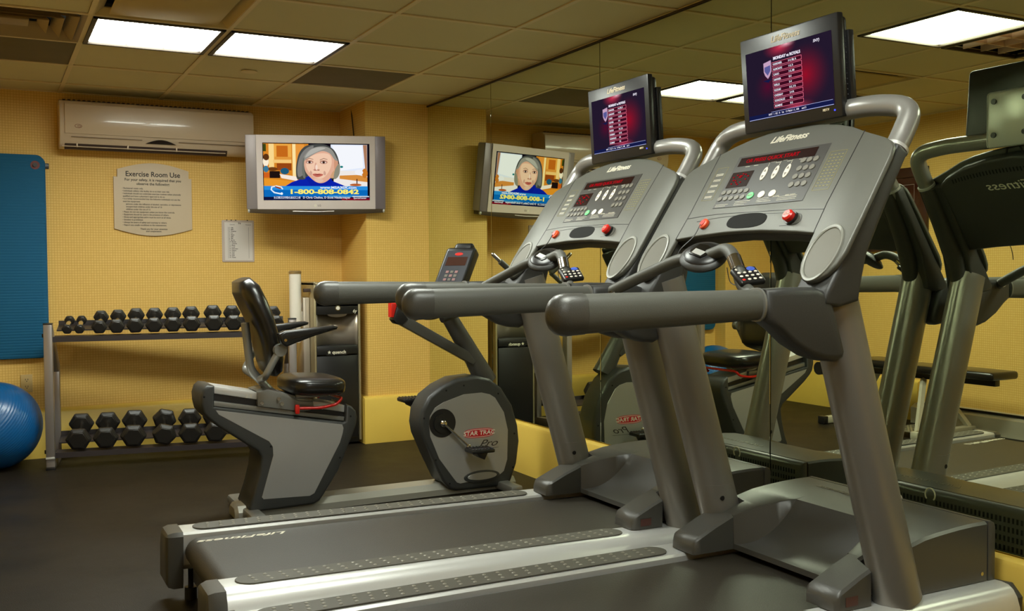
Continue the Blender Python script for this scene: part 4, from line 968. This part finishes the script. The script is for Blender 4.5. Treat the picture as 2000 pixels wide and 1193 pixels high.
# ------------------------------------------------------------------ television
def make_tv():
    t = thing('television', 'silver flat television on a wall arm, showing a newsreader with grey hair', 'television')
    TL, TR, BL = Vector((-1.248, .478, 2.063)), Vector((-.371, .243, 2.070)), Vector((-1.227, .547, 1.554))
    ex = (TR-TL).normalized(); ey = (TL-BL).normalized(); ey = (ey-ex*ey.dot(ex)).normalized(); W_, H_ = .905, .512
    c = (TR+BL)/2; F = frame(c, ex, ey)
    def b(name, lo, hi, z0, z1, m_, par, bev=.003, **k):
        q = MB(); q.box(((lo[0]+hi[0])/2, (lo[1]+hi[1])/2, (z0+z1)/2), (hi[0]-lo[0], hi[1]-lo[1], z1-z0), bev); q.bm.transform(F); return q.build(name, m_, par, **k)
    w2, h2 = W_/2, H_/2
    body = b('tv_body', (-w2, -h2+.030), (w2, h2), -.085, -.004, TVD, t, .012)
    b('speaker_grille', (-w2, -h2+.03), (-w2+.068, h2), -.01, .001, TVD, body, .003); b('speaker_grille', (w2-.068, -h2+.03), (w2, h2), -.01, .001, mat('tv_mauve', (128, 118, 122), .4, .3), body, .003)
    sx0, sx1, sy0, sy1 = -w2+.108, w2-.105, -h2+.088, h2-.050
    q = MB()
    for lo, hi in (((-w2+.068, sy1), (w2-.068, h2)), ((-w2+.068, -h2+.03), (w2-.068, sy0)), ((-w2+.068, sy0), (sx0, sy1)), ((sx1, sy0), (w2-.068, sy1))):
        q.box(((lo[0]+hi[0])/2, (lo[1]+hi[1])/2, .0), (hi[0]-lo[0], hi[1]-lo[1], .012), 0)
    q.bm.transform(F); bz = q.build('tv_bezel', TVS, t, smooth=False)
    # lower lip, gently bowed
    q = MB(); P = [(-w2+.006, -h2+.030)]+[(-w2+.008+(W_-.016)*i/16, -h2+.006-.016*math.sin(PI*i/16)) for i in range(17)]+[(w2-.006, -h2+.030)]
    q.prism(P, XY, -.07, .0, .002); q.bm.transform(F); lip = q.build('lower_lip', mat('lip_brown', (70, 58, 44), .3), t)
    q = MB(); q.tube([(-.16, -h2+.016, .002), (.0, -h2+.013, .004), (.11, -h2+.016, .002)], .003, 8); q.bm.transform(F); q.build('lip_highlight', TVS, lip)
    for s_ in (-1, 1): q = MB(); q.ell((s_*(w2-.012), -h2+.018, -.005), (.008, .013, .012)); q.bm.transform(F); q.build('lip_end', ALU, lip)
    q = MB(); q.cyl((-.012, sy0-.034, .006), (-.012, sy0-.034, .0085), .009, 20); q.bm.transform(F); q.build('maker_badge', WHITE, bz)
    texts('maker_lettering', [('LG', .014, sy0-.034, .018, {})], F @ Matrix.Translation((0, 0, .0066)), TXT, bz)
    q = MB(); q.box(((sx0+sx1)/2, (sy0+sy1)/2, -.004), (sx1-sx0, sy1-sy0, .008)); q.bm.transform(F); scr = q.build('tv_screen', emit('tv_black', (16, 10, 20), 1), t, smooth=False)
    # broadcast picture: flat areas of light, drawn in pixel units of a 1248 x 703 raster
    sw, sh = sx1-sx0, sy1-sy0
    SF = F @ Matrix.Translation((sx0, sy0, .0004))
    lay = [0]
    def T(px, py): return ((px-310)/1248*sw, (1-(py-225)/703)*sh)
    pic = MB(); mats = []; idx = {}
    def poly(col, pts, sm=0):
        key = col
        if key not in idx: idx[key] = len(mats); mats.append(emit('tv_%d_%d_%d' % col, col, 1.))
        lay[0] += 1; z = .00003*lay[0]
        P = [Vector((*T(*p), 0)) for p in pts]
        if sm: P = smooth_path(P, sm, True)
        pic.mi = idx[key]
        f = pic.bm.faces.new([pic.bm.verts.new((p.x, p.y, z)) for p in P]); f.material_index = pic.mi
        f.normal_update()
        if f.normal.z < 0: f.normal_flip()
    def oval(col, cx, cy, rx, ry, n=20): poly(col, [(cx+rx*math.cos(2*PI*i/n), cy+ry*math.sin(2*PI*i/n)) for i in range(n)])
    def rect(col, x0, y0, x1, y1): poly(col, [(x0, y0), (x1, y0), (x1, y1), (x0, y1)])
    rect((214, 132, 36), 318, 235, 840, 760)
    for a in (((236, 168, 70), 430, 240, 640, 430), ((196, 104, 26), 470, 260, 600, 400), ((224, 150, 60), 445, 395, 640, 440), ((248, 214, 140), 380, 238, 440, 560), ((252, 226, 160), 652, 238, 692, 640), ((60, 70, 20), 318, 240, 350, 330), ((40, 60, 24), 696, 260, 730, 340), ((244, 200, 120), 430, 430, 640, 470), ((150, 70, 20), 470, 475, 640, 560), ((230, 150, 60), 690, 240, 790, 660)): rect(*a)
    oval((250, 236, 210), 345, 455, 34, 60); oval((90, 50, 20), 350, 400, 34, 40); oval((30, 90, 120), 560, 570, 50, 40); rect((30, 18, 16), 385, 570, 505, 655); oval((110, 60, 20), 420, 545, 60, 24); oval((60, 120, 150), 345, 545, 30, 40)
    poly((232, 150, 40), [(318, 660), (650, 690), (610, 760), (318, 760)]); poly((245, 232, 220), [(500, 605), (720, 640), (700, 690), (520, 655)]); rect((206, 96, 30), 318, 590, 385, 650)
    rect((226, 234, 250), 1100, 238, 1530, 560); poly((244, 246, 252), [(1120, 250), (1470, 250), (1480, 520), (1200, 560)]); rect((238, 232, 228), 1130, 560, 1530, 760)
    poly((170, 120, 90), [(1480, 240), (1528, 240), (1528, 560), (1505, 540)]); poly((214, 140, 60), [(1200, 620), (1420, 610), (1530, 640), (1530, 700), (1200, 660)], 0); oval((200, 120, 40), 1500, 590, 34, 60); oval((240, 240, 244), 1430, 580, 50, 34); oval((40, 130, 130), 1225, 512, 18, 14); rect((60, 30, 30), 1400, 660, 1412, 740); oval((180, 90, 40), 1390, 735, 70, 16)
    # sweater, hair, face
    poly((10, 34, 170), [(545, 765), (640, 705), (760, 660), (800, 625), (1080, 640), (1120, 690), (1230, 735), (1290, 765)])
    poly((70, 72, 70), [(700, 660), (690, 560), (705, 440), (735, 340), (800, 265), (900, 238), (1020, 238), (1110, 280), (1160, 340), (1192, 430), (1205, 540), (1190, 620), (1130, 665), (1060, 640), (900, 560), (800, 660), (745, 672)], 4)
    poly((126, 124, 120), [(720, 640), (705, 560), (722, 440), (760, 350), (820, 285), (900, 255), (870, 330), (800, 420), (775, 500), (780, 600)], 4)
    poly((10, 30, 160), [(795, 640), (830, 640), (900, 700), (1040, 700), (1080, 650), (1110, 690), (1040, 745), (860, 745)])
    poly((224, 172, 146), [(785, 470), (800, 400), (880, 340), (1000, 300), (1100, 320), (1150, 400), (1165, 470), (1150, 560), (1110, 630), (1050, 690), (985, 715), (920, 700), (850, 640), (800, 570)], 5)
    poly((240, 200, 172), [(810, 480), (850, 400), (960, 350), (1080, 360), (1110, 450), (1080, 560), (1020, 640), (960, 660), (880, 620), (825, 550)], 5)
    poly((206, 150, 120), [(1140, 420), (1180, 430), (1182, 500), (1160, 545), (1140, 540)], 3)
    poly((146, 144, 136), [(770, 480), (790, 380), (880, 290), (1010, 262), (1110, 300), (1165, 400), (1180, 440), (1140, 420), (1090, 350), (1010, 320), (930, 345), (850, 395), (800, 430)], 4)
    poly((178, 176, 168), [(800, 400), (860, 310), (960, 275), (1040, 285), (960, 320), (880, 360)], 4); poly((110, 112, 104), [(760, 560), (770, 440), (790, 400), (785, 520), (800, 640), (775, 650)], 3)
    poly((206, 160, 120), [(1130, 560), (1180, 540), (1170, 610), (1130, 650), (1090, 640)], 3); poly((140, 138, 120), [(1150, 540), (1200, 470), (1205, 560), (1180, 640), (1130, 660)], 3)
    for cx in (850, 1015):
        oval((190, 140, 120), cx, 456, 46, 24); oval((232, 214, 204), cx, 460, 30, 11); oval((60, 40, 34), cx, 459, 15, 14); poly((84, 58, 48), [(cx-38, 452), (cx, 440), (cx+38, 452), (cx, 446)]); poly((150, 112, 92), [(cx-46, 428), (cx, 406), (cx+46, 420), (cx+44, 426), (cx, 414), (cx-44, 436)])
    poly((214, 162, 140), [(915, 470), (930, 470), (925, 540), (900, 560), (905, 535)], 3); oval((198, 140, 120), 930, 552, 40, 10); oval((246, 218, 200), 930, 520, 14, 34); oval((140, 80, 70), 912, 556, 8, 5); oval((140, 80, 70), 955, 556, 8, 5)
    poly((196, 106, 90), [(880, 608), (915, 596), (940, 600), (965, 596), (1010, 610), (965, 636), (920, 638)], 3); poly((120, 40, 40), [(890, 610), (940, 606), (1000, 611), (940, 616)])
    poly((226, 190, 170), [(900, 660), (980, 665), (1010, 680), (980, 705), (930, 700)], 3); poly((206, 160, 140), [(858, 560), (880, 585), (868, 620), (850, 600)], 2); poly((206, 160, 140), [(1020, 560), (1040, 590), (1030, 620), (1010, 600)], 2)
    # caption band and ticker
    rect((10, 104, 186), 316, 752, 1532, 888); rect((40, 140, 220), 316, 752, 1532, 800); rect((60, 150, 210), 1060, 868, 1532, 888)
    rect((14, 20, 60), 316, 886, 1558, 928); rect((120, 10, 30), 1220, 900, 1558, 928); rect((190, 196, 214), 430, 880, 735, 908); rect((210, 214, 226), 1350, 874, 1550, 886)
    P = [(540, 790), (520, 760), (460, 745), (400, 760), (392, 800), (430, 840), (520, 860), (510, 840), (440, 825), (408, 798), (412, 772), (460, 758), (510, 772), (525, 795)]
    poly((226, 240, 250), P); oval((236, 246, 252), 520, 846, 14, 16); poly((150, 60, 30), [(440, 752), (520, 775), (500, 790), (450, 770)])
    pic.bm.transform(SF); pc = pic.build('broadcast_picture', mats, scr, smooth=False)
    k = sw/1248
    Z = Matrix.Translation((0, 0, .00003*(lay[0]+6)))
    def tx(s_, px, py, size, col, **kw): return (s_, T(px, py)[0], T(px, py)[1], size*k, kw)
    texts('caption_number', [tx('1-800-808-0842', 1015, 824, 74, 0, bold=.0016, sx=1.72)], SF @ Z, emit('tv_yellow', (250, 236, 110), 1.), scr)
    texts('caption_address', [tx('www.MSA30X.com', 1185, 770, 40, 0, bold=.0005, sx=1.35)], SF @ Z, emit('tv_white', (240, 240, 244), 1.), scr)
    texts('ticker_lettering', [tx('D Chris Chelios, D Scott Niedermayer', 1045, 894, 36, 0, bold=.0004, sx=.98), tx('SportsCenter', 1440, 900, 28, 0, bold=.0003)], SF @ Z, emit('tv_ticker', (220, 222, 236), 1.), scr)
    texts('ticker_heading', [tx('HALL OF FAME', 610, 894, 34, 0, bold=.0004), tx('SN', 458, 894, 34, 0, bold=.0006)], SF @ Z, emit('tv_navy', (30, 36, 90), 1.), scr)
    # wall arm and cable
    q = MB(); q.box((0, 0, -.10), (.28, .22, .03), .004); q.bm.transform(F); arm = q.build('arm_plate', BLK, t)
    c2 = F @ Vector((0, 0, -.10)); q = MB(); q.tube([c2, Vector((-.86, .74, c2.z)), Vector((-.70, .93, c2.z))], .022, 12); q.box((-.70, .931, c2.z), (.12, .014, .26), .003); q.build('wall_arm', BLK, t)
make_tv()
m = MB(); m.tube([(-.452, .70, H-.003), (-.462, .66, 2.25), (-.485, .56, 2.12), (-.50, .50, 2.02), (-.56, .46, 1.95)], .004, 8, res=4)
tag(m.build('power_cable', BLK), 'thin black cable dropping from the ceiling to the back of the television', 'cable')

# ------------------------------------------------------------------ water cooler and cup dispenser
def make_cooler():
    t = thing('water_cooler', 'stainless steel bottleless water cooler with a black lower door, beside the pillar', 'water cooler')
    x0, x1, yf, yb, zt = -.832, -.512, .385, .70, 1.10
    fr = mat('cooler_edge', (170, 156, 122), .35, .5)
    m = MB(); m.box(((x0+x1)/2, (yf+.01+yb)/2, .06/2+.01), (x1-x0-.02, yb-yf-.03, .05), .004); m.build('plinth', BLK, t)
    m = MB()
    m.box(((x0+x1)/2, yb-.01, .57), (x1-x0, .02, 1.05), .004); m.box((x0+.007, (yf+yb)/2, .57), (.014, yb-yf, 1.07), .004); m.box((x1-.007, (yf+yb)/2, .565), (.014, yb-yf, 1.07), .004); m.box(((x0+x1)/2, (yf+yb)/2, zt-.01), (x1-x0, yb-yf, .02), .004)
    m.build('cabinet', fr, t)
    m = MB(); m.box(((x0+x1)/2-.0, yf+.012, 1.01), (x1-x0-.032, .02, .145), .003); up = m.build('control_panel', BLKS, t)
    m = MB(); m.cyl((-.670, yf+.004, .928+.0), (-.670, yf-.004, .928), .019, 24); bt = m.build('dispense_button', CHROME, up)
    m = MB(); m.cyl((-.670, yf-.0035, .928), (-.670, yf-.0055, .928), .013, 20); m.build('button_ring', WHITE, bt)
    m = MB(); m.box((-.672, yf+.012, .925), (.286, .02, .078), .003); up2 = m.build('button_panel', BLKS, t)
    texts('panel_mark', [('6y', -.552, .905, .030, dict(shear=.2, bold=.0006))], FRONT(0, yf+.0015, 0), TXTW, up2)
    # curved stainless alcove
    rings = []
    for z in (.675, .885):
        rg = []
        for j in range(21):
            a = -1+2*j/20; dep = .14*math.cos(a*PI/2)**.8 if abs(a) < .999 else 0
            sh = .03*math.cos(a*PI*2)
            rg.append((-.672+a*.143, yf+.012+dep*.9-sh*.0, z))
        rings.append(rg)
    m = MB(); m.loft(rings, closed=False, caps=False); al = m.build('alcove', STEEL, t); s_ = al.modifiers.new('t', 'SOLIDIFY'); s_.thickness = .003
    m = MB(); m.box((-.672, yf+.08, .672), (.28, .14, .01), .002); m.build('drip_tray', BLKS, t)
    m = MB(); m.tube([(-.672, yf+.07, .90), (-.672, yf+.07, .865)], .012, 14); m.build('spout', CHROME, t)
    m = MB(); P = [(-.672+.07*math.cos(PI+PI*i/12), .888+.022*math.sin(PI+PI*i/12)) for i in range(13)]; m.prism(P, XZ, yf+.004, yf+.02, .002); m.build('spout_hood', mat('hood_steel', (120, 108, 94), .3, .6), t)
    m = MB(); m.box((-.676, yf+.010, .645), (.284, .022, .056), .003); dt = m.build('door_header', BLK, t)
    m = MB(); m.box((-.676, yf+.012, .33), (.284, .02, .555), .003); m.build('door', BLK, t)
    m = MB(); m.box((-.682, yf-.0015, .632), (.145, .002, .040), .001, seg=1); pl = m.build('name_plate', BLKS, dt)
    texts('name_lettering', [('quench', -.665, .632, .030, dict(bold=.0009, sx=1.1))], FRONT(0, yf-.003, 0), TXTW, pl)
    m = MB(); P = [(-.733+(.013 if i % 2 == 0 else .006)*math.sin(2*PI*i/10), .633+(.013 if i % 2 == 0 else .006)*math.cos(2*PI*i/10)) for i in range(10)]; m.prism(P, XZ, yf-.0035, yf-.002); m.build('star_mark', TXTW, pl)
    # narrow steel column on its left
    m = MB(); m.box((-.857, .56, .50), (.044, .16, 1.0), .006); sc_ = m.build('side_column', STEEL, t)
    m = MB(); m.box((-.856, .47, 1.048), (.046, .03, .024), .003); m.build('top_bracket', mat('bracket_brown', (60, 42, 34), .5), t)
    m = MB(); m.tube([(-.862, .50, .45), (-.875, .46, .40), (-.91, .46, .41)], .012, 10, res=4); m.build('hose', BLK, t)
make_cooler()
t = thing('cup_dispenser', 'white tube cup dispenser with a metal cap, left of the water cooler', 'cup dispenser')
m = MB(); m.tube([(-.925, .50, .84), (-.925, .50, 1.163)], .0395, 30); m.build('tube', WHITE, t)
m = MB(); m.tube([(-.925, .50, 1.158), (-.925, .50, 1.172), (-.925, .50, 1.180)], [.041, .042, .036], 30); m.build('cap', mat('cap_tan', (176, 150, 104), .3, .6), t)
m = MB(); m.tube([(-.92, .50, .70), (-.92, .50, .842)], [.025, .030], 20); m.build('paper_cups', mat('paper_white', (216, 204, 186), .7), t)
m = MB(); m.box((-.886, .50, .87), (.010, .02, .075), .002); m.box((-.887, .53, .95), (.010, .06, .03), .002); m.build('bracket', WHITE, t)

# ------------------------------------------------------------------ things seen only in the mirror: picture, heater, bench
t = thing('framed_picture', 'dark mahogany framed picture on the left wall, seen in the mirror', 'picture')
m = MB(); y0, y1, z0, z1 = -.84, .02, 1.30, 1.94
for lo, hi in (((y0, z1-.075), (y1, z1)), ((y0, z0), (y1, z0+.075)), ((y0, z0+.075), (y0+.075, z1-.075)), ((y1-.075, z0+.075), (y1, z1-.075))):
    m.box((XW+.016, (lo[0]+hi[0])/2, (lo[1]+hi[1])/2), (.03, hi[0]-lo[0], hi[1]-lo[1]), .004)
m.build('picture_frame', MAHOG, t)
m = MB(); m.box((XW+.008, (y0+y1)/2, (z0+z1)/2), (.006, y1-y0-.14, z1-z0-.14)); pc = m.build('picture_print', mat('print_umber', (60, 24, 16), .12, var=.5, vscale=3, coat=.6), t)
m = MB()
for a in ((y0+.13, .0), (y1-.13, .0)): m.box((XW+.0115, a[0], (z0+z1)/2), (.001, .003, z1-z0-.26))
for a in (z0+.13, z1-.13): m.box((XW+.0115, (y0+y1)/2, a), (.001, y1-y0-.26, .003))
m.build('mount_line', mat('mount_pale', (150, 140, 140), .3), pc)
t = thing('baseboard_heater', 'long low white baseboard heater along the left wall, seen in the mirror', 'heater')
HW = mat('heater_white', (206, 200, 182), .4)
m = MB(); m.prism([(XW, .0), (XW+.14, 0), (XW+.14, .12), (XW+.11, .135), (XW+.10, .145), (XW+.04, .150), (XW, .150)], lambda p, q, d: (p, d, q), -4.6, -.80, .003); hb_ = m.build('heater_cover', HW, t)
m = MB(); m.box((XW+.105, -2.7, .152), (.012, 3.7, .012), .002); m.box((XW+.1, -2.7, .146), (.03, 3.7, .006)); m.build('heater_slot', BLK, hb_)
def make_bench():
    t = thing('weight_bench', 'black padded weight bench on a silver frame by the left wall, seen in the mirror', 'weight bench')
    cx = -3.165
    B = mat('bench_frame', (190, 184, 164), .4, .2)
    m = MB(); m.box((cx, -1.62, .455), (.27, .78, .055), .02, seg=3); m.build('back_pad', VINYL, t)
    m = MB(); m.box((cx, -1.00, .465), (.30, .38, .060), .02, seg=3); m.build('seat_pad', VINYL, t)
    m = MB(); m.cyl((cx-.19, -.58, .40), (cx+.24, -.58, .40), .05, 24); rl = m.build('roller_pad', BLK, t)
    m = MB(); m.box((cx, -1.25, .405), (.05, 1.4, .05), .005); m.build('main_beam', BLKS, t)
    m = MB(); m.box((cx+.05, -.74, .030), (.60, .06, .05), .006); ft = m.build('cross_foot', B, t)
    for s_ in (-.30, .30): m = MB(); m.box((cx+.05+s_*1.0, -.74, .031), (.045, .066, .058), .006); m.build('foot_cap', BLK, ft)
    m = MB(); m.tube([(cx, -.74, .05), (cx, -.95, .39)], .024, 4); m.build('front_leg', B, t)
    m = MB(); m.box((cx+.06, -1.58, .030), (.60, .06, .05), .006); m.build('cross_foot', B, t)
    for s_ in (-1, 1):
        m = MB(); m.tube([(cx+.06+s_*.26, -1.58, .05), (cx+s_*.05, -1.40, .38)], .022, 4); m.build('diagonal_strut', B, t)
    m = MB(); m.box((cx+.15, -1.42, .045), (.36, .22, .008), .002); fp = m.build('foot_plate', mat('tread_plate', (150, 146, 130), .3, .6), t)
    m = MB()
    for i in range(9):
        for j in range(6): m.box((cx+.15-.16+.04*i, -1.42-.09+.036*j, .0505), (.022, .006, .003), rot=Matrix.Rotation(math.radians(45 if (i+j) % 2 else -45), 3, 'Z'))
    m.build('plate_tread', mat('tread_dark', (80, 76, 66), .4), fp)
    t.location = (0, .22, 0)
make_bench()
